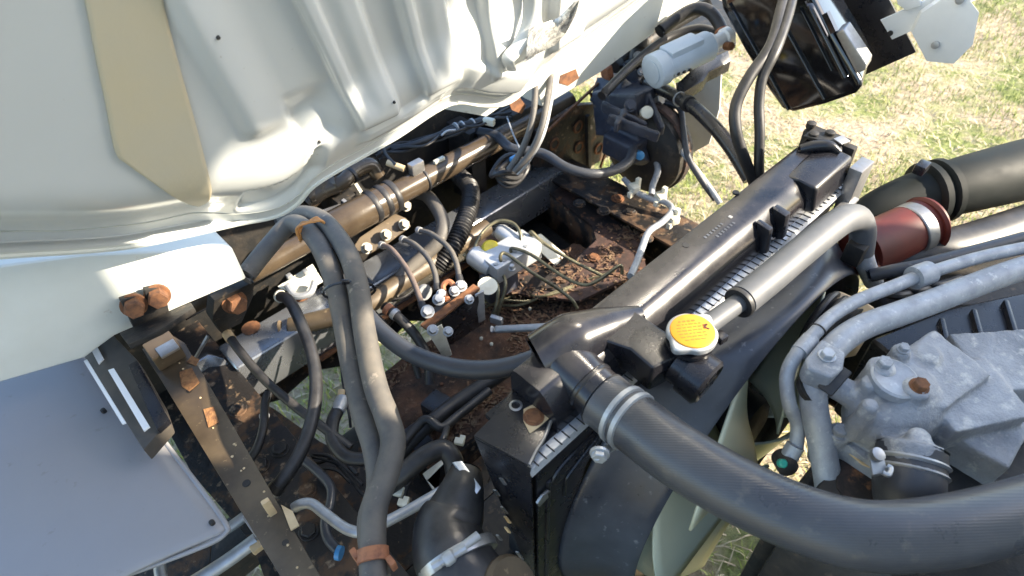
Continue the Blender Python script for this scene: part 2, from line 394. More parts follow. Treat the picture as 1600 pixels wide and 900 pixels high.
# the tan sealant pad: a thin sheet following the pan
pd = []
L0 = crom([V(*p, 0) for p in [(118, -60), (137, 20), (150, 90), (165, 160), (180, 236), (196, 254), (232, 280), (268, 305), (292, 317), (308, 321)]], 3)
L1 = crom([V(*p, 0) for p in [(243, -60), (259, 20), (272, 75), (290, 140), (307, 200), (321, 255), (329, 288), (330, 300), (325, 314), (310, 321.5)]], 3)
for (a, b) in zip(L0, L1): pd.append([pan_pt(a[0] + (b[0] - a[0]) * k / 16, a[1] + (b[1] - a[1]) * k / 16, .0035) for k in range(17)])
MB().grid(pd).build('sealant_pad', m_pad, cab, solid=.003, smooth=80)
H = [V(x, C0.y, C0.z) + CU * t + CN * o for x, t, o in zip(HX, HT, HO)]
# sill boxes
MB().prism([AY(-420, 470, .955), AY(-420, 720, .955), AY(133, 560, .955), AY(180, 525, .955), AY(290, 477, .955), AY(386, 436, .955), AY(364, 388, .955), AY(133, 398, .955)], (0, .09, 0)).build('sill_box', m_cab2, cab, bevel=.006, seg=3)
MB().prism([AY(835, 130, .955), AY(848, 168, .955), AY(940, 113, .955), AY(1093, 1, .955), AY(1330, -170, .955), AY(1180, -110, .955), AY(1000, -5, .955), AY(880, 88, .955)], (0, .07, 0)).build('sill_box', m_cab2, cab, bevel=.006, seg=3)
# flange wing under the pan and bracket strap
MB().prism([AY(690, 170, .95), AY(760, 182, .95), AY(792, 160, .95), AY(850, 128, .95), AY(880, 88, .95), AY(790, 110, .95)], (0, .004, 0)).build('floor_flange', m_cab2, cab, bevel=.001)
MB().tube([pan_pt(826, -30, .012), pan_pt(828, 10, .014), pan_pt(824, 42, .016), pan_pt(808, 75, .016), pan_pt(794, 92, .014), pan_pt(798, 108, .010)], .011, n=10, flat=.35).build('bracket_strap', m_cab, cab)
MB().box(AY(808, 100, .87), (.035, .02, .014), frame(V(.8, 0, .5), UY)).build('bracket_foot', m_cab2, cab, bevel=.004)
lab = MB(); rows = []
for (a, b) in [((826, 42), (822, 92)), ((850, 36), (848, 80)), ((872, 28), (868, 70)), ((893, 8), (884, 52)), ((908, -12), (900, 22))]:
    rows.append([pan_pt(a[0] + (b[0] - a[0]) * k / 3, a[1] + (b[1] - a[1]) * k / 3, .03 + .006 * math.sin(k * 2 + a[0])) for k in range(4)])
lab.grid(rows).build('foil_label', m_foil, cab, solid=.001)
for (px, py) in [(341, 59), (499, 222), (616, 160)]:
    p = pan_pt(px, py, .002); MB().lathe(p, CN, [(.0022, -.002), (.0022, .001), (.0012, .002)], 10).build('drain_plug', m_dark, cab)
for q in [[(795, 160), (812, 152), (822, 165), (815, 178), (800, 172)], [(876, 118), (900, 108), (905, 122), (888, 134), (874, 130)]]:
    MB().prism([AY(*p, .9535) for p in q], (0, .002, 0)).build('rust_patch', m_bolt, cab)
sp_ = None
for k in range(26):                    # spot welds along the lower edge
    q = H[20 + k * 4]; p = q + CU * .012; p = p + CN * (pan_w(p.x, (p - C0).dot(CU)) - (p - C0).dot(CN))
    if sp_ is None: sp_ = MB().lathe(p, CN, [(.003, -.0005), (.0028, .0006), (.0012, .0002)], 10).build('spot_weld', m_cab2, cab)
    else: copy_at(sp_, p, cab)
MB().tube([V(x, C0.y, C0.z) + CU * t + CN * (pan_w(x, t) + .0004) for x, t in [(HX[0] + (HX[-1] - HX[0]) * k / 120, np.interp(HX[0] + (HX[-1] - HX[0]) * k / 120, HX, HT) + .026 + .002 * math.sin(k * .9)) for k in range(8, 116)]], .0024, n=6, res=1, flat=.6).build('seam_sealer', m_cab2, cab, smooth=80)
# edge moulding along the hem
MB().tube([h + CN * .0 for h in H[::2]], .0045, n=8, res=1).build('hem_flange', m_cab2, cab)

# cab mount with two rusty bolts
cm = thing('cab_mount_bracket', 'black rusty mount plate with two rusted bolts on the white cab sill', 'bracket', AY(235, 500, .94))
MB().prism([AY(184, 464, .945), AY(212, 455, .945), AY(224, 462, .945), AY(222, 448, .945), AY(245, 443, .945), AY(258, 470, .945), AY(262, 490, .945), AY(208, 512, .945)], (0, -.012, 0)).build('plate', m_dark, cm, bevel=.002)
for (px, py) in [(209, 477), (246, 462)]:
    MB().bolt(AY(px, py, .934), V(-.2, -1, .25), .0145, .022).build('bolt', m_bolt, cm, smooth=20)
MB().prism([AY(186, 520, .93), AY(298, 472, .93), AY(303, 480, .90), AY(250, 515, .87), AY(200, 538, .87)], (0, 0, -.012)).build('lower_lip', m_dark, cm, bevel=.002)
m2 = thing('hinge_bracket', 'black hinge bracket with one rusted nut beneath the sill end', 'bracket', AY(370, 470, 1.0))
MB().prism([AY(335, 470, .98), AY(398, 440, .98), AY(396, 462, 1.02), AY(378, 505, 1.03), AY(345, 520, 1.03), AY(332, 500, 1.0)], (0, .03, 0)).build('cheek', m_dark, m2, bevel=.003)
MB().bolt(AY(366, 472, .985), V(0, -1, .2), .017, .024).build('nut', m_bolt, m2, smooth=20)
MB().bar(AY(325, 525, .99), AY(305, 560, .99), .006, .004).build('tie_rod', m_steel, m2)

# ------------------------------------------------------------------ chassis
def rail(name, x0, x1, ztop, h, y0, y1, label, side):
    t = thing(name, label, 'frame rail', ((x0 + x1) / 2, (y0 + y1) / 2, ztop - h))
    w = MB(); tk = .008
    w.bb(x0, x1, y0, y1, ztop - tk, ztop); w.build('top_flange', m_rail, t, bevel=.002)
    MB().bb(x0, x1, y0, y1, ztop - h, ztop - h + tk).build('bottom_flange', m_rail, t, bevel=.002)
    xw = x0 if side < 0 else x1
    MB().bb(xw - tk / 2 if side > 0 else xw, xw + tk / 2 if side > 0 else xw + tk, y0, y1, ztop - h + tk + .001, ztop - tk - .001).build('web', m_rail, t)
    return t
nr = rail('frame_rail', .005, .135, .74, .2, -2.2, 1.32, 'black frame rail with rust spots beside the white cab mount', -1)
for (px, py) in [(438, 702), (407, 727), (480, 767), (483, 830), (372, 640)]:
    p = A(px, py, .741); MB().bolt(p, UZ, .013, .008).build('rivet_bolt', m_rail, nr, smooth=20)
fr = rail('frame_rail', 1.10, 1.22, .74, .2, -2.2, 1.45, 'black frame rail with rust spots beside the steering gearbox', 1)
for k, (px, py) in enumerate([(965, 310), (943, 330), (985, 330), (905, 318), (1010, 372)]):
    MB().bolt(A(px, py, .742), UZ, .013, .006).build('rivet_bolt', m_rail if k else m_bolt, fr, smooth=20)
# gusset plate with the trapezoid opening
gp = thing('gusset_plate', 'red-brown rusty gusset plate with trapezoid opening beside far rail', 'frame plate', A(830, 350, .62))
zz = .70
outer = [(712, 345), (760, 298), (815, 262), (850, 272), (1000, 368), (1010, 420), (905, 470), (760, 452)]
inner = [(748, 345), (800, 318), (842, 296), (862, 304), (925, 352), (932, 375), (900, 405), (800, 402)]
v = [A(*p, zz) for p in outer] + [A(*p, zz - .004) for p in inner]; n = 8
MB().add(v + [p - UZ * .008 for p in v], [(i, (i + 1) % n, n + (i + 1) % n, n + i) for i in range(n)] + [(2 * n + i, 2 * n + (i + 1) % n, 3 * n + (i + 1) % n, 3 * n + i) for i in range(n)] +
         [(n + i, n + (i + 1) % n, 3 * n + (i + 1) % n, 3 * n + i) for i in range(n)] + [(i, (i + 1) % n, 2 * n + (i + 1) % n, 2 * n + i) for i in range(n)]).build('plate', m_redrust, gp)
q = [A(*p, zz - .009) for p in inner]
MB().add(q + [p - UZ * .12 + V(0, .03, 0) for p in q], [(i, (i + 1) % n, n + (i + 1) % n, n + i) for i in (0, 1, 2, 3, 4, 5, 6, 7)]).build('recess_wall', m_rail, gp, solid=.004)
MB().prism([p - UZ * .125 + V(0, .03, 0) for p in q], (0, 0, -.004)).build('opening_backing', m_dark, gp)  # dark plate added below the opening so its inside looks dark
MB().bar(A(722, 345, .715), A(812, 292, .715), .006, .006).build('edge_rod', m_bolt, gp)
MB().prism([A(720, 345, .718), A(770, 330, .718), A(765, 345, .718), A(735, 360, .718)], (0, 0, .003)).build('tab', m_tan, gp)
MB().bolt(A(928, 402, .702), UZ, .012, .006).build('bolt', m_bolt, gp, smooth=20)
# dirt covered crossmember between the rails
cr_ = thing('crossmember', 'rusty dirt-covered crossmember plate between the frame rails', 'crossmember', (.6, .72, .5))
rows = []
for i in range(60):
    x = .30 + .72 * i / 59; rows.append([V(x, .60 + .27 * j / 24, .655 + .014 * noise.noise(V(x * 9, j * .4, 1)) + .008 * noise.noise(V(x * 40, j * 2, 2))) for j in range(25)])
MB().grid(rows).build('dirt_crust', m_rust, cr_, smooth=180)
MB().bb(.30, 1.02, .60, .87, .55, .642).build('channel', m_rail, cr_, bevel=.004)
for (px, py) in [(752, 528), (768, 537), (828, 482), (690, 600)]:
    MB().lathe(A(px, py, .664), UZ, [(.004, -.004), (.004, .001), (.002, .002)], 10).build('weld_stud', m_white if px > 700 else m_bolt, cr_)
ax = thing('front_axle', 'dark grimy axle beam low between the frame rails', 'axle', (.56, .95, .3))
MB().bb(-.3, 1.45, .88, .98, .30, .40).build('beam', m_dark, ax, bevel=.01)
for x in (.07, 1.06): MB().bb(x - .04, x + .04, .2, 1.5, .42, .47).build('leaf_spring', m_dark, ax, bevel=.004)
# engine mount / lower tray that closes the view below the radiator
lt = thing('lower_crossmember', 'black lower support channel under the radiator foot', 'crossmember', (.62, .44, .5))
MB().bb(.14, 1.0, .36, .47, .60, .68).build('channel', m_dark, lt, bevel=.006)
MB().bb(.14, 1.0, .478, .50, .62, .66).build('lip', m_rail, lt, bevel=.003)
MB().bb(.14, .60, .50, .58, .5, .56).build('tray', m_dark, lt, bevel=.003)

# galvanised beam
bm_ = thing('cross_beam', 'silver grey steel cross beam beneath the torsion bar', 'beam', (.6, 1.1, .66))
MB().bb(.13, 1.16, 1.03, 1.12, .64, .752).build('box_section', m_beam, bm_, bevel=.008, seg=3)
MB().bb(.3, .9, 1.018, 1.03, .636, .642).build('weld_lip', m_bolt, bm_)
for (px, py) in [(392, 512), (470, 462)]:
    MB().lathe(A(px, py, .7535), UZ, [(.02, -.001), (.021, .0005), (.012, .002)], 14).build('rust_patch', m_bolt, bm_)
pl = thing('beam_end_post', 'bluish painted steel post at the beam end by the frame rail', 'post', A(390, 640, .6))
MB().prism([A(300, 570, .76), A(325, 553, .76), A(350, 560, .75), A(425, 640, .66), A(395, 668, .62), A(330, 610, .70)], (0, .03, -.02)).build('gusset', m_beam, pl, bevel=.004)
MB().bolt(A(357, 603, .715), V(-.3, -.6, .7), .012, .01).build('bolt', m_dark, pl, smooth=20)
# pale clutter plate behind the bracket on the beam
cl = thing('clip_plate', 'pale cream slotted plate standing on the cross beam', 'bracket', A(470, 450, .76))
MB().prism([A(436, 450, .78), A(490, 415, .80), A(505, 440, .77), A(470, 462, .76)], (0, .004, .003)).build('plate', m_white, cl, bevel=.001)
MB().tube([A(448, 445, .79), A(462, 462, .78), A(484, 458, .78), A(492, 440, .79)], .008, n=10).build('saddle', m_zinc, cl)
for p in [(452, 432), (478, 425)]: MB().box(A(*p, .80), (.012, .012, .012)).build('clip', m_zinc, cl, bevel=.002)

# torsion bar
tb = thing('torsion_bar', 'glossy brown-black torsion tube running under the cab edge', 'tube', (.6, 1.1, .86))
ty, tz = 1.10, .905
MB().lathe(V(.1, ty, tz), UX, [(.024, 0), (.024, .34)], 24).build('end_tube', m_tors, tb)
MB().lathe(V(.40, ty, tz), UX, [(.03, 0), (.038, .012), (.038, .21), (.034, .222)], 28).build('sleeve', m_tors, tb)
MB().lathe(V(.62, ty, tz), UX, [(.029, 0), (.029, .62)], 24).build('main_tube', m_tors, tb)
for x in (.555, .585, .612): MB().lathe(V(x, ty, tz), UX, [(.0385, 0), (.0405, .003), (.0405, .012), (.0385, .015)], 28).build('band', m_rub, tb)
MB().lathe(V(.71, ty, tz), UX, [(.0295, 0), (.032, .002), (.032, .006), (.0295, .008)], 28).build('band', m_rub, tb)
p = V(.70, ty, tz + .03)
MB().box(p + V(0, 0, .012), (.036, .02, .03)).build('saddle_clip', m_steel, tb, bevel=.003)
MB().box(V(.765, ty - .005, tz + .033), (.03, .01, .008)).build('white_tab', m_white, tb, bevel=.001)
# manifold plate below the sleeve with three hose ports
mf = thing('hose_manifold', 'dusty steel manifold plate with three white port nuts under the torsion bar', 'manifold', A(600, 385, .82))
mf_n = V(0, -.75, .66).normalized()
MB().prism([A(545, 395, .83), A(560, 372, .85), A(615, 335, .86), A(632, 342, .85), (A(640, 355, .84)), A(600, 385, .82), A(575, 398, .82)], mf_n * .012).build('plate', m_brown, mf, bevel=.003)
for (px, py) in [(573, 388), (603, 367), (631, 351), (634, 322)]:
    b = A(px, py, .855); MB().bolt(b, mf_n, .010, .014).build('port_nut', m_dzinc, mf, smooth=20)
# intake elbow
el = thing('coolant_elbow', 'dusty brown elbow pipe with a black band below the cab edge', 'pipe', A(530, 290, .9))
MB().tube([A(478, 320, .93), A(505, 298, .95), A(535, 285, .96), A(552, 268, .965), (A(578, 258, .96)), A(592, 275, .93)], .019, n=18).build('pipe', m_tors, el)
MB().tube([A(478, 310, .94), A(505, 290, .955), A(528, 284, .96)], .026, n=18, rf=lambda s: 1 + .1 * math.sin(s * 160)).build('boot', m_tors, el)
MB().lathe(A(548, 274, .963), A(556, 266, .965) - A(540, 281, .962), [(.0205, -.004), (.0215, 0), (.0205, .004)], 18).build('band', m_rub, el)
for k, (a, b) in enumerate([((553, 283), (566, 303)), ((535, 312), (548, 322)), ((500, 332), (540, 318))]):
    MB().bar(A(*a, .93), A(*b, .92), .008, .004).build('strap', m_steel if k else m_white, el)

# ------------------------------------------------------------------ hoses
def corr(p, a): return lambda s: 1 + a * math.sin(s * 2 * math.pi / p)
def hose(name, label, cat, pts, r, m, group=None, n=14, res=8, z=None, **k):
    P = [A(*p) if len(p) == 3 else A(p[0], p[1], z) for p in pts]
    lo = min(P, key=lambda q: q.z)
    t = thing(name, label, cat, lo, group)
    MB().tube(P, r, n=n, res=res, **k).build('tube', m, t, smooth=50)
    return t, P
def clamp(t, p, d, r, m, w=.01, screw=None, name='clamp'):
    o = MB().lathe(p, d, [(r, -w / 2), (r * 1.06, -w / 2), (r * 1.08, 0), (r * 1.06, w / 2), (r, w / 2)], 24).build(name, m, t)
    if screw is not None:
        a = Vector(screw).normalized(); q = p + a * r * 1.08
        c = Vector(d).normalized().cross(a)
        MB().lathe(q - c * r * .35, c, [(.0045, 0), (.0045, r * .7), (.006, r * .7), (.006, r * .9)], 8).build('clamp_screw', m_zinc, o)
    return o
# the pair of heater hoses
g2 = 'pair of thick heater hoses'
h1, P1 = hose('heater_hose', 'thick dusty heater hose of the pair, on the frame-rail side', 'hose',
    [(380, 435, 1.0), (420, 385, 1.02), (455, 350, 1.04), (485, 365, 1.06), (512, 410, 1.06), (532, 480, 1.05), (548, 560, 1.04), (566, 640, 1.02), (585, 700, 1.0), (592, 760, .98), (578, 820, .97), (590, 905, .96)], .0178, m_dhose, n=20)
h2, P2 = hose('heater_hose', 'thick dusty heater hose of the pair, on the radiator side', 'hose',
    [(440, 345, 1.0), (470, 335, 1.03), (505, 345, 1.06), (540, 390, 1.07), (558, 440, 1.07), (570, 520, 1.06), (586, 600, 1.05), (604, 650, 1.04), (614, 690, 1.03), (604, 740, 1.02), (586, 790, 1.01), (582, 845, 1.0), (584, 905, .99)], .0178, m_dhose, n=20)
t = thing('hose_clip', 'orange wire clip wrapped round the paired heater hoses', 'clip', A(482, 355, 1.06))
for k in range(4):
    a, b = A(463 + k * 2.5, 358 - k * 3, 1.085), A(496 + k * 3, 340 + k * 2, 1.085)
    MB().tube([a - UZ * .03, a, (a + b) / 2 + V(-.002, -.004, .004), b, b - UZ * .03], .0022, n=8).build('wire', m_orange, t)
t = thing('cable_tie', 'black cable tie binding the two heater hoses', 'cable tie', A(545, 455, 1.06))
c = A(546, 455, 1.062); d = (P1[6] - P1[5]).normalized(); a_, b_, _ = frame(d, V(0, -.6, .8))
MB().tube([c + a_ * .043 * math.cos(w) + b_ * .0225 * math.sin(w) for w in [2 * math.pi * i / 28 for i in range(29)]], .0022, n=6, res=1).build('strap', m_bplas, t)
for s in (-1, 1): MB().box(c + b_ * .023 + a_ * .009 * s, (.012, .007, .006), (a_, b_, d)).build('tie_head', m_bplas, t, bevel=.001)
t = thing('hose_clamp', 'rust orange spring clamp on the lower end of the heater hoses', 'clamp', A(590, 865, .98))
c = A(583, 868, 1.0); MB().lathe(c, A(586, 905, .99) - A(582, 845, 1.0), [(.0185, -.008), (.0205, -.008), (.0205, .008), (.0185, .008)], 22).build('band', m_clip, t)
for (px, py) in [(556, 868), (612, 880)]: MB().box(A(px, py, 1.0), (.008, .014, .02)).build('ear', m_clip, t, bevel=.002)

t, P = hose('loop_hose', 'smooth black hose curving from the cross beam to the brown bar', 'hose',
    [(436, 462, .84), (452, 470, .86), (470, 505, .88), (488, 555, .88), (494, 610, .88), (485, 665, .87), (465, 715, .86), (438, 755, .85), (424, 772, .84)], .0118, m_rub, n=16)
clamp(t, A(430, 764, .845), P[-1] - P[-2], .0125, m_rub, .018); clamp(t, A(426, 769, .842), P[-1] - P[-2], .0132, m_steel, .004)
clamp(t, A(438, 463, .842), P[1] - P[0], .013, m_white, .006)
t, P = hose('straight_hose', 'thin black hose running straight down from a tan fitting', 'hose', [(352, 516, .84), (372, 545, .84), (410, 590, .83), (455, 630, .82), (505, 668, .80), (548, 700, .78)], .0088, m_rub)
clamp(t, A(358, 526, .84), P[1] - P[0], .0095, m_tan, .022, name='fitting')
t, P = hose('vent_hose', 'short black vent hose bent beside the rusted rail bolts', 'hose', [(420, 612, .80), (414, 630, .80), (412, 665, .80), (402, 700, .79), (386, 722, .78)], .0082, m_rub)
clamp(t, A(413, 650, .80), V(0, .3, -1), .0088, m_zinc, .004)
t, P = hose('bleed_hose', 'black hose hooking under the heater hoses from a clear fitting', 'hose', [(528, 640, .78), (520, 660, .79), (520, 688, .79), (538, 712, .79), (565, 718, .79), (600, 712, .79)], .0125, m_rub)
MB().lathe(A(532, 632, .785), A(525, 655, .785) - A(536, 622, .785), [(.007, -.02), (.012, -.015), (.014, 0), (.012, .016)], 12).build('fitting', m_zinc, t)
MB().cyl(A(534, 610, .79), A(531, 630, .785), .007).build('brass_nipple', m_tan, t)
t, P = hose('breather_pipe', 'flat grey-black pipe with a kink lying on the frame rail', 'pipe', [(470, 715, .77), (500, 740, .77), (517, 762, .77), (516, 790, .77), (508, 815, .77), (512, 840, .77), (528, 860, .77)], .0085, m_hose, res=5)
clamp(t, A(530, 864, .772), V(.4, -.6, 0), .011, m_sky, .008, name='connector')
t, P = hose('wire_lead', 'thin black wire hanging beside the heater hoses', 'wire', [(530, 520, .8), (533, 560, .75), (536, 600, .7), (545, 645, .68), (548, 668, .66)], .003, m_rub, n=8)
t, P = hose('lower_coolant_hose', 'smooth grey-black hose sweeping under the radiator top tank', 'hose', [(560, 475, .88), (590, 512, .88), (635, 548, .89), (690, 570, .90), (745, 578, .91), (800, 572, .93), (860, 552, .95)], .0172, m_hose, n=18)
t, P = hose('corrugated_hose', 'ribbed black corrugated hose rising behind the manifold', 'hose', [(712, 270, .80), (732, 290, .82), (735, 315, .82), (724, 350, .81), (708, 385, .79), (684, 418, .76)], .0225, m_rub, n=18, res=40, rf=corr(.0085, .09))
t, P = hose('return_hose', 'dusty black hose arching down beside the corrugated hose', 'hose', [(640, 300, .84), (665, 305, .85), (684, 328, .85), (692, 352, .84), (684, 378, .82), (662, 400, .80), (630, 430, .78), (612, 460, .76)], .0165, m_dhose, n=16)
t, P = hose('lower_pipe', 'dark thick pipe lying low across behind the heater hoses', 'pipe', [(440, 515, .74), (560, 482, .77), (625, 442, .77), (690, 400, .77), (760, 355, .76)], .022, m_brown, n=18)
t, P = hose('steering_hose', 'black hose bundle dropping from the rusty bracket to the crossmember', 'hose', [(600, 478, .84), (625, 498, .83), (650, 525, .80), (668, 560, .76), (672, 600, .72)], .0105, m_rub)
clamp(t, A(607, 484, .838), P[1] - P[0], .0125, m_clip, .012); clamp(t, A(617, 491, .834), P[1] - P[0], .0118, m_zinc, .01)
t, P = hose('steering_hose', 'thinner black hose beside the dropping bundle', 'hose', [(585, 490, .82), (612, 520, .8), (640, 548, .77), (655, 590, .72)], .007, m_rub)
# flexible brake hoses
gB = 'flexible brake hoses from manifold to junction'
for lbl, pts in [('dusty rose-brown brake hose nearest the heater hoses', [(597, 383, .86), (612, 390, .87), (634, 418, .87), (648, 445, .86), (660, 478, .85)]),
                 ('grey-brown brake hose in the middle of the three', [(630, 374, .86), (648, 382, .87), (668, 402, .87), (679, 425, .86), (683, 450, .85)]),
                 ('dark brake hose of the three nearest the corrugated hose', [(655, 360, .86), (675, 366, .87), (700, 386, .87), (712, 408, .86), (718, 436, .85)])]:
    t, P = hose('brake_hose', lbl, 'brake hose', pts, .0062, m_rosy if 'rose' in lbl else m_dhose, gB)
    clamp(t, P[-1], P[-1] - P[-2], .0078, m_rub, .016, name='end_ferrule'); clamp(t, P[0], P[1] - P[0], .008, m_zinc, .01, name='end_ferrule')
# junction bracket
jb = thing('brake_junction', 'black junction box with rusty bar and zinc fittings on the crossmember', 'junction', A(715, 520, .68))
a, b = A(662, 512, .84), A(745, 448, .84)
MB().bar(a, b, .02, .006).build('rusty_bar', m_bolt, jb, bevel=.001)
MB().prism([A(690, 500, .835), A(748, 462, .835), A(758, 505, .72), A(704, 540, .72)], V(0, .05, -.012)).build('box', m_bplas, jb, bevel=.003)
MB().bolt(A(722, 495, .79), V(-.1, -.8, .5), .006, .006).build('rusty_bolt', m_bolt, jb, smooth=20)
MB().prism([A(742, 462, .84), A(756, 455, .84), A(758, 500, .74), A(748, 505, .74)], (.004, .004, 0)).build('side_bracket', m_zinc, jb, bevel=.001)
MB().prism([A(668, 520, .83), A(690, 508, .83), A(706, 555, .70), A(694, 562, .70)], (.003, .003, 0)).build('leg_bracket', m_white, jb, bevel=.001)
for (px, py, s) in [(668, 487, 1.1), (685, 468, 1.0), (690, 460, .9), (720, 447, 1), (710, 455, .9), (700, 518, .8), (733, 468, .8), (676, 516, .9)]:
    MB().bolt(A(px, py, .85), V(-.2, -.5, .8), .0095 * s, .016).build('fitting', m_zinc, jb, smooth=20)
MB().tube([A(700, 470, .84), A(692, 448, .855), A(702, 440, .86), A(712, 450, .85)], .006, n=8).build('rust_hook', m_clip, jb)
MB().lathe(A(762, 447, .83), V(-.1, -.3, .9), [(.022, 0), (.022, .002)], 24).build('round_tag', m_white, jb)
MB().lathe(A(660, 455, .80), V(0, -1, .3), [(.014, 0), (.018, .004), (.018, .012)], 20).build('washer_stack', m_zinc, jb)
# ABS valve block
ab = thing('brake_valve', 'cast alloy brake valve block with yellow cap and bent lines', 'valve', A(790, 420, .70))
e1 = (A(830, 380, .78) - A(770, 415, .78)).normalized(); e2 = UZ.cross(e1)
MB().box(A(797, 400, .785), (.14, .075, .05), (e1, e2, UZ)).build('body', m_alub, ab, bevel=.006)
MB().lathe(A(745, 402, .79), A(772, 420, .78) - A(738, 396, .79), [(.02, -.016), (.025, -.01), (.025, .03), (.022, .05)], 20).build('cylinder', m_alub, ab)
MB().lathe(A(782, 362, .80), A(808, 380, .79) - A(780, 362, .80), [(.016, -.008), (.02, 0), (.02, .055)], 18).build('solenoid', m_alub, ab)
MB().lathe(A(766, 390, .80), V(-.1, -.5, .85), [(.022, -.02), (.022, .008), (.018, .013)], 20).build('yellow_cap', m_ylw, ab)
MB().box(A(780, 440, .74), (.09, .04, .07), (e1, e2, UZ)).build('lower_body', m_gear, ab, bevel=.006)
for (px, py) in [(805, 398), (822, 390), (788, 412), (775, 418), (818, 372), (800, 420)]:
    MB().bolt(A(px, py, .80), UZ, .006, .012).build('line_nut', m_zinc, ab, smooth=20)
MB().prism([A(822, 372, .74), A(845, 365, .74), A(884, 398, .70), A(868, 415, .70)], (0, 0, -.003)).build('cream_bracket', m_white, ab, bevel=.001)
gL = 'bent brake lines from the valve block'
for lbl, pts in [
    ('bent olive brake line leaving the valve top towards the radiator', [(784, 415, .80), (782, 400, .82), (792, 397, .82), (830, 425, .79), (870, 450, .75), (893, 468, .73), (902, 482, .71)]),
    ('bent olive brake line looping over the yellow cap', [(735, 410, .78), (740, 392, .80), (752, 365, .82), (776, 346, .83), (800, 348, .83), (812, 362, .82), (815, 384, .80)]),
    ('long straight brake line crossing above the dirt', [(831, 372, .80), (830, 362, .82), (850, 380, .8), (890, 405, .78), (940, 430, .76)]),
    ('brake line with a wide U bend next to the top tank', [(800, 400, .8), (800, 388, .82), (830, 398, .81), (880, 432, .79), (912, 445, .79), (935, 438, .80), (968, 415, .82), (972, 428, .80)]),
    ('brake line curling down past the round white tag', [(726, 398, .77), (740, 418, .77), (765, 430, .77), (778, 448, .77), (775, 478, .74), (766, 500, .70)]),
    ('second brake line curling down past the round white tag', [(766, 402, .79), (770, 418, .79), (785, 428, .78), (790, 445, .77), (784, 470, .74), (776, 494, .70)])]:
    hose('brake_line', lbl, 'brake line', pts, .0042, m_line, gL, n=8, res=6)
t, P = hose('link_rod', 'grey-blue link rod with forked end beside the top tank', 'rod', [(768, 515, .74), (830, 512, .76), (905, 508, .79)], .0085, m_zinc)
MB().prism([A(850, 512, .76), A(868, 516, .76), A(838, 542, .74), (A(828, 538, .74))], (0, 0, .005)).build('fork', m_zinc, t)
MB().box(A(776, 500, .72), (.03, .02, .012), frame(V(1, .4, 0))).build('connector', m_zinc, t, bevel=.003)

# silver tubes at the lower left
gS = 'silver tubes by the brown bar'
t, P = hose('cooler_tube', 'bright bare-metal tube with an elbow leaving the brown bar towards the radiator', 'pipe', [(452, 798, .84), (470, 788, .85), (488, 788, .85), (512, 806, .85), (545, 828, .85), (575, 828, .85), (640, 796, .84), (715, 752, .83)], .0088, m_zinc, res=6)
clamp(t, P[0], P[1] - P[0], .0105, m_rub, .02, name='collar')
t, P = hose('cooler_tube', 'dull grey tube bent down at the corner of the grey panel', 'pipe', [(258, 930, .80), (250, 890, .80), (252, 862, .80), (272, 846, .80), (320, 841, .80), (352, 828, .80), (392, 800, .80)], .009, m_zinc, res=6)
MB().box(A(300, 842, .80), (.035, .02, .02), frame(V(1, .3, 0))).build('nut', m_tan, t, bevel=.004)
t, P = hose('cooler_tube', 'straight dull grey tube running beneath the brown bar', 'pipe', [(290, 918, .78), (350, 880, .79), (402, 842, .80)], .0115, m_zinc)
MB().box(A(402, 855, .80), (.02, .014, .014)).build('nut', m_tan, t, bevel=.003)

# ------------------------------------------------------------------ brown bar, trim, grey panel at the left
bb = thing('support_bar', 'dusty brown L-shaped steel bar slanting past the rusty rail', 'bar', (.02, .5, .84))
zb = .90
MB().prism([A(222, 545, zb), A(262, 520, zb), A(288, 535, zb), A(512, 920, zb), A(450, 920, zb)], (0, 0, -.005)).build('top_face', m_brown, bb, bevel=.001)
MB().prism([A(222, 545, zb - .006), A(231, 548, zb - .006), A(459, 920, zb - .006), A(450, 920, zb - .006)], (0, 0, -.04)).build('side_face', m_brown, bb)
for q in [[(280, 582), (300, 575), (312, 598), (296, 612), (284, 604)], [(318, 640), (334, 636), (342, 660), (326, 668)], [(300, 556), (312, 562), (306, 572), (292, 566)]]:
    MB().prism([A(*p, zb + .0004) for p in q], (0, 0, .0012)).build('rust_scab', m_rust2, bb)
for k in range(16):
    u = random.random(); p = (255 + 205 * u + random.uniform(8, 30), 560 + 330 * u + random.uniform(-6, 6)); MB().lathe(A(*p, zb + .0004), UZ, [(random.uniform(.0015, .004), -.001), (.0012, .0008)], 7).build('mud_fleck', m_tan, bb)
for p, a in [((385, 755), 1), ((446, 848), .8), ((296, 610), .8)]:
    c = A(*p, zb + .0006); MB().lathe(c, UZ, [(.0065 * a, -.002), (.0065 * a, .0002)], 14).build('hole', m_dark, bb)
MB().box(A(257, 548, zb + .02), (.05, .05, .035)).build('socket', m_brown, bb, bevel=.003)
MB().box(A(262, 545, zb + .036), (.034, .03, .006)).build('socket_cover', m_steel, bb, bevel=.002)
MB().box(A(425, 800, zb + .004), (.012, .07, .008), frame(V(.1, 1, 0))).build('clip', m_tan, bb, bevel=.002)
MB().box(A(404, 815, zb - .02), (.03, .03, .03)).build('block', m_sky if 0 else m_panel, bb, bevel=.004)
MB().prism([A(440, 790, zb + .003), A(458, 800, zb + .003), A(468, 822, zb + .003), A(455, 830, zb + .003)], (0, 0, .003)).build('tab', m_tan, bb)
gpn = thing('step_well', 'smooth grey-lavender moulded step well beside the brown bar', 'step well', A(200, 800, .86))
rows = []
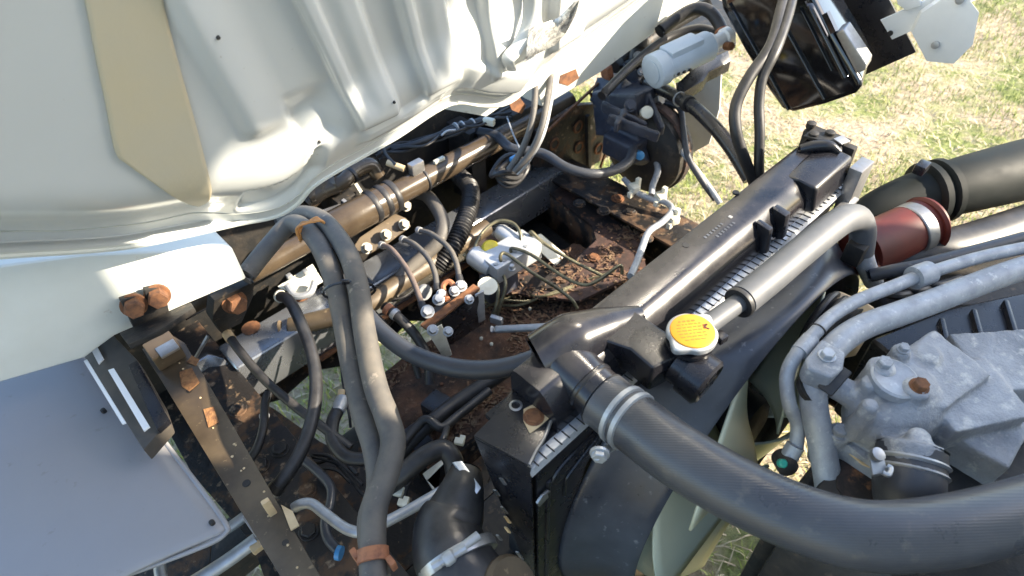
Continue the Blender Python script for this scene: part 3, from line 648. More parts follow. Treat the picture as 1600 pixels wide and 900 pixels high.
for i in range(15):
    k = i / 14
    e = crom([A(100, 470, .93), A(205, 620, .93), A(268, 705, .925), A(312, 762, .92), A(352, 818, .915), A(353, 832, .91)], 4)
    s_ = crom([A(-500, 640, .95), A(-420, 760, .95), A(-300, 860, .94), A(-150, 940, .93), A(60, 960, .91), A(185, 903, .905)], 4)
    rows.append([a.lerp(b, k) + UZ * .035 * math.sin(k * math.pi) * (1 - j / len(e)) for j, (a, b) in enumerate(zip(e, s_))])
MB().grid(rows).build('skin', m_panel, gpn, solid=.004, smooth=60)
MB().tube(crom([A(100, 470, .93), A(205, 620, .93), A(268, 705, .925), A(312, 762, .92), A(352, 818, .915), A(353, 832, .91), A(330, 848, .908), A(262, 875, .906), A(185, 903, .905)], 5), .004, n=8, res=1).build('rolled_edge', m_panel, gpn, smooth=60)
for p in [(160, 640), (240, 800), (330, 815)]: MB().lathe(A(*p, .9475 if p[0] < 200 else .925), UZ, [(.004, -.02), (.004, .0), (.002, .001)], 10).build('fixing', m_dark, gpn)
tr = thing('edge_trim', 'dark rubber trim block with white stripes between cab sill and grey panel', 'trim', A(200, 600, .98))
MB().prism([A(60, 395, 1.02), A(133, 478, 1.02), A(214, 562, 1.01), A(250, 625, 1.0), A(262, 660, .99), A(224, 703, .985), A(133, 560, 1.0), A(40, 440, 1.01)], (0, 0, -.03)).build('rubber_block', m_trim, tr, bevel=.003)
MB().prism([A(200, 570, 1.018), A(214, 562, 1.018), A(264, 655, 1.0), A(245, 672, 1.0)], (0, 0, -.012)).build('end_cap', m_bplas, tr, bevel=.002)
for q in [[(170, 580), (179, 577), (235, 668), (226, 675)], [(128, 518), (136, 512), (163, 562), (155, 570)], [(132, 566), (137, 563), (198, 662), (192, 664)]]:
    MB().prism([A(*p, 1.013) if k < 2 else A(*p, 1.003) for k, p in enumerate(q)], (0, 0, .003)).build('white_stripe', m_wpaint, tr)

# ------------------------------------------------------------------ radiator
rd = thing('radiator', 'black radiator with long plastic top tank and silver crimped seam', 'radiator', (.72, .33, .45))
prof = [(.383, 1.092), (.383, 1.140), (.379, 1.149), (.372, 1.152), (.332, 1.152), (.327, 1.150), (.321, 1.146), (.315, 1.140), (.309, 1.133), (.304, 1.125), (.301, 1.116), (.299, 1.106), (.298, 1.092)]
MB().prism([V(.335, y, z) for y, z in prof], (.785, 0, 0)).build('top_tank', m_tank, rd, smooth=30)
tank = [o for o in rd.children if o.name.startswith('top_tank')][0]
MB().bb(.29, 1.12, .288, .388, 1.080, 1.090).build('tank_flange', m_bplas, rd, bevel=.002)
MB().bb(.30, 1.11, .30, .372, .45, 1.078).build('core', m_core, rd)
MB().prism([V(.272, .2995, 1.0915), V(.272, .2855, 1.0915), V(.272, .2815, 1.082), V(.272, .283, 1.082), V(.272, .2865, 1.090), V(.272, .2995, 1.090)], (.83, 0, 0)).build('crimp_strip', m_crimp, rd, smooth=0)
strip = [o for o in rd.children if o.name.startswith('crimp_strip')][0]
src = None
for k in range(58):
    c = V(.285 + .0141 * k, .2898, 1.0922)
    if src is None: src = MB().box(c, (.0013, .0145, .0014)).build('crimp_slot', m_dark, strip, smooth=0)
    else: copy_at(src, c, strip)
# gussets and lugs along the tank
for x, w in ((.815, .012), (.865, .016), (.985, .016), (1.02, .03)):
    MB().prism([V(x, .318, 1.150), V(x, .292, 1.146), V(x, .286, 1.10), V(x, .297, 1.094)], (w, 0, 0)).build('gusset', m_bplas, rd, bevel=.003)
MB().prism([V(.955, .352, 1.150), V(.955, .322, 1.156), V(.965, .292, 1.148), V(.965, .284, 1.10), V(.965, .298, 1.094), V(.955, .35, 1.10)], (.13, 0, .004)).build('end_boss', m_bplas, rd, bevel=.007, seg=3)
MB().bb(1.118, 1.135, .30, .40, 1.07, 1.150).build('end_bracket', m_dark, rd, bevel=.004)
MB().prism([V(1.085, .385, 1.153), V(1.085, .345, 1.158), V(1.10, .315, 1.158), V(1.135, .315, 1.152), V(1.135, .385, 1.152)], (0, 0, .006)).build('end_strap', m_dark, rd, bevel=.002)
MB().tube([V(1.045, .372, 1.153), V(1.062, .350, 1.162), V(1.072, .33, 1.166), V(1.078, .312, 1.158)], [.008, .011, .010, .006], n=12).build('end_fillet', m_bplas, rd, smooth=60)
for x, y in ((1.098, .372), (1.122, .352), (1.128, .392)): MB().lathe(V(x, y, 1.158), UZ, [(.009, -.004), (.009, .006), (.005, .008)], 12).build('end_stud', m_dark, rd)
MB().bb(1.075, 1.125, .262, .286, .9, 1.14).build('side_plate', m_steel, rd, bevel=.003)
MB().prism([V(1.095, .335, 1.166), V(1.095, .318, 1.162), V(1.118, .312, 1.160), V(1.122, .330, 1.164)], (0, 0, .003)).build('end_glint', m_steel, rd, bevel=.001)  # small bright steel piece added as a glint on the black end
for (px, py) in [(1072, 383), (1268, 229), (898, 528), (1150, 300)]:
    MB().lathe(A(px, py, 1.1525), UZ, [(.0055, -.003), (.0055, .0003)], 14).build('hole', m_core, rd)
for k, (x, l) in enumerate([(.735, .045), (.75, .03)]):      # moulded mark, too small to read
    for j in range(7): MB().box(V(x + j * .0075 - .01, .352 - k * .012, 1.1524), (.004, .0045, .0006)).build('moulded_mark', m_shroud, rd, smooth=0)
MB().box(V(.795, .352, 1.1525), (.006, .006, .0008)).build('moulded_mark', m_steel, rd, smooth=0)
# outlet hump and neck
o0, o1 = A(872, 556, 1.135), A(965, 645, 1.12); od = (o1 - o0).normalized()
rows = []
MB().tube([A(838, 562, 1.135), A(880, 540, 1.145), A(940, 515, 1.142), A(1000, 492, 1.14)], [.034, .04, .03, .014], n=18).build('outlet_hump', m_tank, rd, smooth=60)
MB().lathe(o0, od, [(.02, -.03), (.034, -.018), (.0365, 0), (.0365, .04), (.035, .055), (.035, (o1 - o0).length)], 28).build('outlet_neck', m_tank, rd)
MB().lathe(o0, od, [(.035, .056), (.0365, .058), (.0365, .062), (.035, .064)], 28).build('neck_ring', m_bplas, rd)
for q in [[(920, 572), (958, 545), (962, 552), (925, 580)], [(905, 610), (925, 600), (930, 605), (897, 634)], [(880, 618), (897, 634), (894, 640), (875, 622)]]:
    MB().prism([A(*p, 1.11) for p in q], (0, 0, .004)).build('edge_web', m_bplas, rd, bevel=.001)
# filler neck
fn = A(1075, 545, 1.15)
MB().prism([A(940, 530, 1.158), A(985, 480, 1.158), A(1045, 520, 1.158), A(1060, 555, 1.158), A(1020, 575, 1.158), A(985, 545, 1.158)], (0, 0, -.05)).build('filler_box', m_bplas, rd, bevel=.005, seg=3)
MB().lathe(fn - UZ * .05, UZ, [(.026, 0), (.026, .06), (.031, .062), (.031, .068)], 28).build('filler_neck', m_bplas, rd)
MB().cyl(A(1060, 565, 1.13), A(1096, 592, 1.125), .030, 24).build('plug_barrel', m_bplas, rd)
pdv = (A(1096, 592, 1.125) - A(1060, 565, 1.13)).normalized(); pc = A(1096, 592, 1.125)
MB().lathe(pc, pdv, [(.034, -.02), (.0345, .008), (.030, .012), (.027, .006), (.024, .004), (.022, .008), (.008, .009)], 28).build('plug', m_bplas, rd)
a_, b_, _ = frame(pdv)
for k in range(3):
    d_ = a_ * math.cos(k * 1.047) + b_ * math.sin(k * 1.047); MB().box(pc + pdv * .009, (.04, .004, .004), (d_, d_.cross(pdv), pdv)).build('plug_rib', m_bplas, rd)
MB().prism([A(1115, 518, 1.15), A(1128, 514, 1.15), A(1140, 524, 1.15), A(1128, 532, 1.15)], (0, 0, -.012)).build('lock_tab', m_bplas, rd, bevel=.002)
MB().cyl(A(1098, 512, 1.158), A(1112, 502, 1.158), .0105).build('overflow_nipple', m_clip, rd)
# left side bracket
zt = 1.108
tp = [A(740, 680, zt), A(768, 652, zt), A(800, 608, zt), A(862, 655, zt), A(848, 690, zt), A(828, 728, zt)]
MB().prism(tp, (0, 0, -.006)).build('bracket_top', m_bplas, rd, bevel=.002)
p0, p1, p2 = tp[0] - UZ * .007, tp[5] - UZ * .007, tp[3] - UZ * .007
MB().prism([p0, p1, p1 - UZ * .40 + V(.005, 0, 0), p0 - UZ * .40 + V(.05, -.02, 0)], (.006, .003, 0)).build('bracket_side', m_bplas, rd, bevel=.002)
for (px, py, w) in [(786, 752, .012), (776, 770, .012), (788, 797, .014), (793, 812, .014), (793, 828, .012), (812, 868, .018), (780, 840, .012)]:
    t_ = (p1 - p0).normalized(); nn_ = t_.cross(UZ).normalized()
    if nn_.x > 0: nn_ = -nn_
    c = AP(px, py, p0 + nn_ * .001, nn_); MB().box(c, (w, .006, .002), (-(UZ * .8 + t_ * -.5).normalized(), (t_ * .8 + UZ * .5).normalized(), nn_)).build('slot', m_tan if px % 2 else m_steel, rd, smooth=0)
MB().prism([A(818, 640, zt + .0005), A(838, 630, zt + .0005), A(860, 652, zt + .0005), A(842, 668, zt + .0005), A(828, 678, zt + .0005), A(818, 658, zt + .0005)], (0, 0, .0012)).build('rust_scab', m_tan, rd)
MB().bolt(A(834, 652, zt + .001), UZ, .010, .004).build('bracket_bolt', m_bolt, rd, smooth=20)
MB().lathe(A(806, 634, zt + .0003), UZ, [(.008, -.001), (.009, .001), (.006, .002), (.006, -.001)], 16).build('bracket_hole', m_steel, rd)
MB().tube([A(826, 729, zt - .002), A(838, 705, zt), A(850, 685, zt), A(861, 658, zt)], .0024, n=6).build('worn_edge', m_steel, rd)

# radiator cap
z0 = fn + UZ * .024
ears = []; a0 = math.atan2((A(1040, 520, 1.18) - A(1075, 538, 1.18)).y, (A(1040, 520, 1.18) - A(1075, 538, 1.18)).x)
e_a = math.atan2((A(1106, 508, 1.18) - A(1075, 540, 1.18)).y, (A(1106, 508, 1.18) - A(1075, 540, 1.18)).x)
for k in range(96):
    w = 2 * math.pi * k / 96
    dd = abs((w - e_a + math.pi / 2) % math.pi - math.pi / 2)
    rr = .0325 + .0075 * math.exp(-(dd / .26) ** 2) - .0016 * math.exp(-((dd - .55) / .16) ** 2); ears.append((rr, w))
MB().prism([z0 + V(r_ * math.cos(w), r_ * math.sin(w), 0) for r_, w in ears], (0, 0, .011)).build('radiator_cap', m_zinc, rd, bevel=.0035, seg=3, smooth=60)
rc = [o for o in rd.children if o.name.startswith('radiator_cap')][0]; rc['label'] = 'zinc radiator cap with a round yellow warning sticker'
MB().lathe(z0 + UZ * .0105, UZ, [(.0288, 0), (.0282, .002), (.0275, .0024)], 40).build('sticker', m_yel, rc)
st = rc
ux = (A(1110, 532, 1.18) - A(1040, 540, 1.18)); ux.z = 0; ux.normalize(); uy = UZ.cross(ux)
rnd = random.Random(3)
for j in range(7):
    y = .016 - j * .0052; x = -math.sqrt(max(0, .024 ** 2 - y * y)) + .004; xe = -x
    while x < xe - .004:
        l = rnd.uniform(.002, .006); MB().box(z0 + UZ * .0131 + ux * (x + l / 2) + uy * y, (l, .0013 if j else .0022, .0003), (ux, uy, UZ)).build('print_line', m_ink, st, smooth=0); x += l + .0022
for dx, dy, a in ((.0175, .004, .7), (.019, .0005, -.6), (.0185, .0065, .1)):
    d_ = ux * math.cos(a) + uy * math.sin(a); MB().box(z0 + UZ * .0132 + ux * dx + uy * dy, (.006, .0022, .0004), (d_, UZ.cross(d_), UZ)).build('print_mark', m_dink, st, smooth=0)

# fan shroud
sh = thing('fan_shroud', 'large blue-black plastic fan shroud behind the radiator core', 'fan shroud', (.72, .22, .45))
FCX, FCZ, FR = .752, .748, .356
NA = 120; ringp = [(.2825, 1.185), (.276, 1.175), (.268, 1.155), (.258, 1.122), (.245, 1.085), (.228, 1.05), (.21, 1.02), (.194, 1.0), (.184, .985), (.182, .975), (.19, .965), (.21, .96)]
rows = []
for (y, k) in ringp:
    row = []
    for i in range(NA + 1):
        w = 2 * math.pi * i / NA; r_ = FR * k; x = FCX + r_ * math.cos(w); z = FCZ + r_ * math.sin(w)
        zl = 1.064 + (FR * 1.0 + FCZ - 1.064) * max(0, min(1, (.272 - y) / .085))     # flat top near the core
        if z > zl: z = zl + (z - zl) * .12
        x = min(x, 1.125); row.append(V(x, y, z))
    rows.append(row)
MB().grid(rows).build('ring', m_shroud, sh, solid=.003, smooth=60)
MB().prism([V(.282, .286, 1.078), V(.282, .286, .45), V(FCX - .2, .286, .45), V(FCX - .34, .286, .60), V(FCX - .42, .286, .78), V(FCX - .37, .286, .98), V(FCX - .27, .286, 1.06), V(1.12, .286, 1.07), V(1.12, .286, 1.078)], (0, -.004, 0)).build('back_plate', m_bplas, sh, bevel=.001)
MB().tube([V(.30, .281, .62), V(.30, .281, 1.0), V(.306, .281, 1.025), V(.33, .281, 1.045), V(.40, .281, 1.052), V(.46, .281, 1.058)], .0035, n=8).build('raised_bead', m_bplas, sh)
MB().tube([V(.335, .281, .95), V(.335, .281, .985), V(.345, .281, 1.003), V(.40, .281, 1.03), V(.43, .281, 1.04)], .003, n=8).build('raised_bead', m_bplas, sh)
c = AY(848, 777, .279)
MB().prism([c + V(-.014, 0, .006), c + V(-.004, 0, .014), c + V(.008, 0, .012), c + V(.012, 0, .004), c + V(.006, 0, .006), c + V(.008, 0, -.006), c + V(-.010, 0, -.008)], (0, -.004, 0)).build('clip_nut', m_steel, sh, bevel=.001)
MB().cyl(AY(932, 712, .225), AY(962, 695, .245), .0055).build('bolt_shank', m_zinc, sh)
MB().bolt(AY(937, 709, .225), V(-.8, -.55, .1), .0085, .008).build('bolt', m_zinc, sh, smooth=20)
MB().bb(.78, 1.1, .255, .275, 1.068, 1.074).build('seal_lip', m_steel, sh, bevel=.002)

# fan
fan = thing('cooling_fan', 'cream plastic cooling fan with broad blades inside the shroud', 'fan', (FCX, .10, FCZ))
MB().lathe(V(FCX, .26, FCZ), -UY, [(.0, 0), (.07, .005), (.075, .02), (.075, .07), (.05, .08), (.0, .08)], 32).build('hub', m_dark, fan)
bl = None
for k in range(8):
    w0 = R(121) + k * math.pi / 4; rows = []
    for i in range(13):
        r_ = .085 + .24 * i / 12; hw = (.53 + .03 * i / 12); row = []
        for j in range(11):
            s = j / 10 - .5; w = w0 + s * 2 * hw + .06 * (i / 12) ** 2
            row.append(V(FCX + r_ * math.cos(w), .19 - s * .105 - .012 * (1 - 4 * s * s), FCZ + r_ * math.sin(w)))
        rows.append(row)
    MB().grid(rows).build('blade', m_fan, fan, solid=.004, smooth=60)

# radiator hoses
P = [A(940, 622, 1.125), A(962, 640, 1.125), A(1000, 668, 1.13), A(1060, 712, 1.135), A(1150, 765, 1.14), A(1250, 810, 1.145), A(1350, 836, 1.145), A(1450, 834, 1.14), A(1560, 812, 1.13), A(1700, 770, 1.11)]
t = thing('upper_radiator_hose', 'very thick grey rubber hose from the radiator outlet towards the engine', 'hose', P[3])
MB().tube(P, [.0375, .0375, .037, .036, .0355, .0358, .0365, .0365, .0365, .0365], n=32, res=10).build('tube', m_bighose, t, smooth=60)
dh = (P[2] - P[1]).normalized()
for off in (.012, .026): MB().lathe(P[1] + dh * off, dh, [(.0373, -.0045), (.0405, -.003), (.0405, .003), (.0373, .0045)], 36).build('clamp_band', m_zinc, t)
MB().tube([P[1] + dh * .012 + V(0, -.02, -.045), P[1] + dh * .02 + V(0, -.028, -.05), P[1] + dh * .03 + V(0, -.02, -.048)], .004, n=8).build('clamp_screw', m_zinc, t)
P = [A(1100, 512, 1.16), A(1130, 490, 1.16), A(1170, 462, 1.16)]
t = thing('overflow_hose', 'grey overflow hose inside a thick foam sleeve above the shroud', 'hose', P[0])
MB().tube(P, .0135, n=18).build('tube', m_foam, t)
Q = [A(1155, 473, 1.16), A(1200, 437, 1.162), A(1250, 395, 1.165), A(1300, 355, 1.165), A(1322, 342, 1.16), A(1340, 342, 1.14), A(1348, 362, 1.11), A(1345, 395, 1.07)]
MB().tube(Q, [.0225, .0225, .0225, .0225, .0225, .0222, .021, .02], n=24, res=10).build('foam_sleeve', m_foam, t, smooth=60)
MB().lathe(Q[0], Q[0] - Q[1], [(.0225, -.004), (.0232, -.001), (.0222, .003), (.0150, .003), (.0142, -.002)], 24).build('sleeve_end', m_rub, t)
P = [A(1020, 600, 1.10), A(1090, 520, 1.105), A(1160, 455, 1.11), A(1200, 415, 1.115), A(1255, 378, 1.115), A(1330, 335, 1.11)]
t = thing('seal_cord', 'thin black rubber cord lying along the top of the shroud', 'cord', P[0]); MB().tube(P, .0035, n=8).build('cord', m_rub, t)

# intercooler elbow by the bracket
P = [A(728, 735, 1.0), A(722, 765, 1.0), A(712, 800, .99), A(700, 830, .985), A(712, 880, .98), A(760, 935, .97)]
t = thing('intake_elbow', 'black moulded intake elbow with a steel worm clamp beside the radiator bracket', 'hose', P[4])
MB().tube(P, [.022, .033, .044, .05, .048, .045], n=26, res=10, flat=1.0).build('elbow', m_rub, t, smooth=60)
MB().prism([A(708, 722, 1.03), A(722, 720, 1.03), A(752, 762, 1.02), A(745, 772, 1.02)], (0, .004, -.006)).build('bead_strip', m_crimp, t, bevel=.001)
dc = (A(745, 935, .97) - A(715, 872, .98)).normalized()
cl_ = clamp(t, A(716, 876, .98), dc, .0505, m_steel, .014, screw=V(-.2, -.2, 1))
MB().lathe(A(706, 868, 1.03), V(1, -.1, 0), [(.007, -.012), (.009, -.008), (.009, 0), (.006, .004), (.006, .04)], 12).build('worm_screw', m_zinc, t)
t = thing('intake_pipe', 'dusty pipe mouth beside the worm clamp', 'pipe', A(790, 930, .98))
MB().lathe(A(800, 925, .99), V(.3, -.4, .5), [(.03, -.06), (.042, -.03), (.044, 0), (.04, .006)], 28).build('mouth', m_brown, t)

# ------------------------------------------------------------------ engine side
hz = 1.13
t, P = hose('aircon_pipe', 'slim oxidised aluminium pipe with a tight bend beside the fan', 'pipe', [(1640, 380, 1.15), (1540, 400, 1.15), (1455, 425, 1.15), (1400, 446, 1.15), (1340, 470, 1.15), (1300, 494, 1.148), (1272, 522, 1.145), (1246, 552, 1.14), (1230, 585, 1.12), (1233, 630, 1.09), (1246, 662, 1.06), (1244, 700, 1.03)], .0095, m_alu, n=16, res=8)
clamp(t, A(1258, 540, 1.142), A(1272, 522, 1.145) - A(1246, 552, 1.14), .0108, m_alu, .03, name='sleeve'); clamp(t, A(1440, 430, 1.15), P[2] - P[3], .016, m_alu, .03, name='sleeve')
clamp(t, A(1278, 516, 1.145), A(1272, 522, 1.145) - A(1246, 552, 1.14), .0105, m_dark, .002, name='ring')
t, P = hose('aircon_pipe', 'thick oxidised aluminium pipe beside the alloy housing', 'pipe', [(1660, 400, 1.14), (1560, 432, 1.14), (1455, 472, 1.14), (1400, 492, 1.14), (1350, 510, 1.14), (1315, 532, 1.14), (1290, 560, 1.135), (1272, 590, 1.12), (1272, 635, 1.09), (1284, 695, 1.05), (1294, 755, 1.01), (1300, 810, .97), (1300, 930, .90)], .0175, m_alu, n=20, res=8)
clamp(t, A(1268, 606, 1.11), V(0, .5, -1), .019, m_dark, .008, name='ring')
t = thing('pipe_clamp', 'pale alloy clamp block joining the two aluminium pipes', 'clamp', A(1290, 560, 1.11))
MB().prism([A(1258, 560, 1.155), A(1285, 528, 1.155), A(1322, 550, 1.155), A(1318, 575, 1.155), A(1300, 590, 1.155), A(1262, 575, 1.155)], (0, 0, -.032)).build('block', m_cast, t, bevel=.005, seg=3)
MB().bar(A(1288, 612, 1.13), A(1320, 575, 1.15), .02, .008).build('gasket', m_rub, t, bevel=.002)
MB().bolt(A(1292, 556, 1.156), UZ, .008, .008).build('bolt', m_zinc, t, smooth=20)
t = thing('green_cap_fitting', 'service fitting with a small green cap below the slim pipe', 'fitting', A(1225, 720, 1.0))
MB().cyl(A(1243, 696, 1.035), A(1225, 728, 1.01), .012).build('body', m_zinc, t)
MB().lathe(A(1226, 722, 1.015), V(-.5, -.5, .3), [(.014, -.012), (.014, .012), (.010, .014)], 16).build('collar', m_dark, t)
MB().lathe(A(1222, 724, 1.03), V(-.3, -.4, .8), [(.006, -.004), (.006, .004), (.004, .006)], 12).build('green_cap', m_green, t)

# thermostat housing: cast lump with bosses
th = thing('alloy_housing', 'chalky cast aluminium engine housing with bolts and a rusted one', 'engine housing', A(1400, 650, 1.0))
hb = MB()
def ell(o, r, n=18, m=12):
    o = Vector(o); v = []; f = []
    for i in range(m + 1):
        for k in range(n):
            a = math.pi * i / m; w = 2 * math.pi * k / n
            v.append(o + V(r[0] * math.sin(a) * math.cos(w), r[1] * math.sin(a) * math.sin(w), r[2] * math.cos(a)))
    for i in range(m):
        for k in range(n): f.append((i * n + k, i * n + (k + 1) % n, (i + 1) * n + (k + 1) % n, (i + 1) * n + k))
    hb.add(v, f)
ell(A(1400, 630, 1.09), (.06, .055, .055)); hb.box(A(1442, 600, 1.09), (.10, .085, .085), frame(V(.2, .9, .1))); ell(A(1375, 655, 1.08), (.045, .045, .05)); hb.box(A(1490, 640, 1.07), (.11, .09, .09), frame(V(.5, .8, .1))); hb.box(A(1570, 600, 1.05), (.16, .12, .10), frame(V(.6, .7, 0)))
hb.box(A(1400, 680, 1.04), (.16, .10, .04)); hb.box(A(1520, 640, 1.05), (.18, .12, .06))
for (px, py, r_, z_) in [(1411, 545, .012, 1.15), (1380, 570, .017, 1.15), (1435, 605, .016, 1.15), (1362, 595, .012, 1.14), (1362, 630, .011, 1.14), (1310, 675, .016, 1.07), (1440, 680, .014, 1.13), (1450, 550, .018, 1.14)]:
    hb.lathe(A(px, py, z_) - UZ * .07, UZ, [(r_ * 1.3, 0), (r_, .06), (r_, .068), (r_ * .7, .071)], 16)
hb.cyl(A(1300, 600, 1.11), A(1352, 630, 1.10), .0175, 20); hb.cyl(A(1380, 640, 1.10), A(1350, 628, 1.10), .024, 20)
hb.cyl(A(1425, 690, 1.11), A(1420, 735, 1.09), .034, 24)
cb = hb.build('casting', m_cast, th)
rm = cb.modifiers.new('remesh', 'REMESH'); rm.mode = 'VOXEL'; rm.voxel_size = .0028
sm = cb.modifiers.new('smooth', 'SMOOTH'); sm.factor = .6; sm.iterations = 12
tx = bpy.data.textures.new('cast_lumps', 'CLOUDS'); tx.noise_scale = .03
dm = cb.modifiers.new('lumps', 'DISPLACE'); dm.texture = tx; dm.strength = .003; dm.mid_level = .5
for (px, py, r_, z_, m) in [(1380, 570, .0085, 1.15, m_cast), (1436, 604, .0085, 1.15, m_bolt), (1310, 675, .009, 1.072, m_cast), (1411, 545, .006, 1.152, m_cast)]:
    MB().bolt(A(px, py, z_) , V(-.1, -.1, 1), r_, r_ * 1.2).build('bolt', m, th, smooth=20)
fq = [A(1318, 690, 1.062), A(1330, 668, 1.062), A(1372, 690, 1.062), A(1410, 708, 1.062), A(1440, 702, 1.062), A(1470, 712, 1.062), A(1460, 732, 1.062), A(1400, 735, 1.062), A(1350, 716, 1.062)]
MB().prism(fq, (0, 0, -.009)).build('joint_flange', m_cast, th, bevel=.002)
MB().prism([q - UZ * .0095 + V(-.002, -.003, 0) for q in fq], (0, 0, -.002)).build('gasket', m_tan, th)
MB().lathe(A(1400, 590, 1.146), V(0, -.1, 1), [(.03, -.012), (.03, -.001), (.027, .001), (.024, -.0005)], 28).build('machined_boss', m_alu, th)
t = thing('bypass_hose', 'short dark hose with two wire clamps under the alloy housing', 'hose', A(1425, 790, 1.05))
P = [A(1425, 700, 1.10), A(1422, 730, 1.09), A(1420, 765, 1.08), A(1425, 800, 1.05)]
MB().tube(P, .039, n=24).build('tube', m_hose, t, smooth=60)
for k in (.006, .018): MB().lathe(P[0] + (P[1] - P[0]).normalized() * (.012 + k), P[1] - P[0], [(.0395, -.003), (.0425, 0), (.0395, .003)], 30).build('wire_clamp', m_zinc, t)
t = thing('spring_clamp', 'small zinc clamp tab with a screw hanging by the bypass hose', 'clamp', A(1373, 735, 1.09))
MB().prism([A(1358, 706, 1.13), A(1378, 700, 1.13), A(1388, 738, 1.12), A(1364, 742, 1.12)], (0, 0, -.006)).build('tab', m_zinc, t, bevel=.002)
MB().lathe(A(1372, 710, 1.133), V(0, -.3, 1), [(.008, -.004), (.008, .002), (.004, .003)], 14).build('screw', m_steel, t)
MB().tube([A(1378, 738, 1.125), A(1388, 742, 1.125), A(1392, 732, 1.125), A(1386, 728, 1.125)], .003, n=8).build('hook', m_zinc, t)
t = thing('engine_block', 'red-brown rusty engine block face below the alloy housing', 'engine block', V(.6, -.25, .6))
MB().prism([V(.47, .035, .55), V(.47, .035, .97), V(.50, .035, 1.03), V(.80, .035, 1.03), V(1.0, .03, .98), V(1.0, .03, .55)], (0, -.65, 0)).build('block', m_dark, t, bevel=.012)
MB().prism([A(1305, 700, 1.033), A(1360, 715, 1.033), A(1420, 740, 1.033), A(1430, 800, 1.033), A(1330, 800, 1.033), A(1308, 760, 1.033)], (0, 0, -.004)).build('rust_plate', m_redrust, t, bevel=.001)
MB().prism([A(1310, 690, 1.035), A(1360, 720, 1.035), A(1400, 740, 1.035), A(1395, 752, 1.035), A(1330, 715, 1.035), A(1305, 700, 1.035)], (0, 0, -.006)).build('gasket_edge', m_tan, t)
MB().bb(.52, .80, .036, .06, .6, .95).build('front_cover', m_dark, t, bevel=.01)
MB().bb(.30, .42, -.62, -.05, .62, .95).build('side_box', m_dark, t, bevel=.02)
MB().bb(.96, 1.25, -.62, -.05, .6, .9).build('side_box', m_dark, t, bevel=.02)
t = thing('valve_cover', 'black engine cover beyond the alloy housing', 'engine cover', A(1560, 560, .95))
MB().prism([A(1360, 528, 1.02), A(1480, 480, 1.02), A(1760, 420, 1.02), A(1800, 620, 1.02), A(1480, 590, 1.02), A(1400, 560, 1.02)], (0, 0, -.2)).build('cover', m_bplas, t, bevel=.012, seg=3)
for k in range(4): MB().bar(A(1470 + k * 50, 500 - k * 14, 1.024), A(1490 + k * 60, 590 + k * 8, 1.024), .008, .012).build('rib', m_bplas, t, bevel=.003)
# pulleys and belt
t = thing('fan_pulley', 'grooved black belt pulley between the fan and the pipes', 'pulley', A(1265, 495, 1.0))
pc = A(1272, 500, 1.04); pr = []
for k in range(6): pr += [(.05, k * .008), (.046, k * .008 + .004)]
MB().lathe(pc, -UY, [(.02, -.004)] + pr + [(.05, .05), (.02, .052)], 40).build('pulley', m_dark, t)
for k in range(3): MB().tube([pc + V(.052 * math.cos(w), -.008 - .014 * k, .052 * math.sin(w)) for w in [2 * math.pi * i / 40 for i in range(41)]], .005, n=8, res=1).build('belt', m_rub, t)
t = thing('pump_cover', 'warm tan metal cover behind the aluminium pipes', 'cover', A(1315, 480, 1.02))
MB().prism([A(1275, 495, 1.07), A(1310, 452, 1.08), A(1345, 468, 1.08), A(1370, 480, 1.07), A(1345, 520, 1.05), A(1290, 530, 1.05)], (0, -.01, -.05)).build('cover', m_tan, t, bevel=.005)
for q in [(1370, 892, .95), (1410, 880, .96), (1450, 890, .95)]: MB().bolt(A(*q), V(-.5, -.3, .6), .012, .015).build('side_bolt', m_zinc, [o for o in bpy.data.objects if o.name == 'engine_block'][0], smooth=20)
t, P = hose('drop_pipe', 'dark vertical coolant pipe beneath the big radiator hose', 'pipe', [(1255, 830, .90), (1258, 880, .86), (1262, 960, .8)], .028, m_hose, n=18)
t = thing('belt_guard', 'black belt guard beneath the red hose and aluminium pipes', 'guard', A(1480, 430, .7))
MB().prism([A(1352, 452, .97), A(1420, 405, .97), A(1560, 340, .97), A(1760, 290, .97), A(1780, 470, .97), A(1500, 480, .97), A(1400, 500, .97)], (0, 0, -.25)).build('shell', m_dark, t, bevel=.015, seg=3)
for k in range(3): MB().tube([A(1372 + k * 26, 452 - k * 12, .985), A(1400 + k * 30, 462 - k * 8, 1.0), A(1440 + k * 30, 455 - k * 10, .985)], .008, n=10).build('cable', m_rub, t)
# red hose and air duct
P = [A(1340, 395, 1.03), A(1395, 370, 1.04), A(1450, 345, 1.05)]
t = thing('red_intake_hose', 'dull red silicone hose joining the black air duct', 'hose', P[0]); dd = (P[2] - P[0]).normalized()
MB().tube(P, .046, n=30).build('tube', m_red, t)
c = A(1425, 358, 1.045); MB().lathe(c, dd, [(.0465, -.012), (.048, -.01), (.048, .01), (.0465, .012)], 32).build('clamp', m_steel, t)
MB().lathe(A(1445, 350, 1.05), dd, [(.047, -.004), (.052, 0), (.047, .004)], 32).build('rim', m_red, t)
P = [A(1338, 345, 1.0), A(1375, 325, 1.02), A(1420, 310, 1.03), A(1500, 290, 1.04), A(1640, 255, 1.04)]
t = thing('air_duct', 'matt black moulded air duct beside the radiator end', 'duct', P[0])
MB().tube(P, [.03, .046, .056, .06, .062], n=24, res=8).build('duct', m_duct, t, smooth=60)
for k in (.35, .6): 
    q = P[2].lerp(P[3], k); MB().lathe(q, P[3] - P[2], [(.057, -.01), (.063, -.006), (.063, .006), (.057, .01)], 28).build('rib', m_duct, t)
MB().box(A(1440, 262, 1.10), (.03, .02, .02)).build('lug', m_bplas, t, bevel=.004)
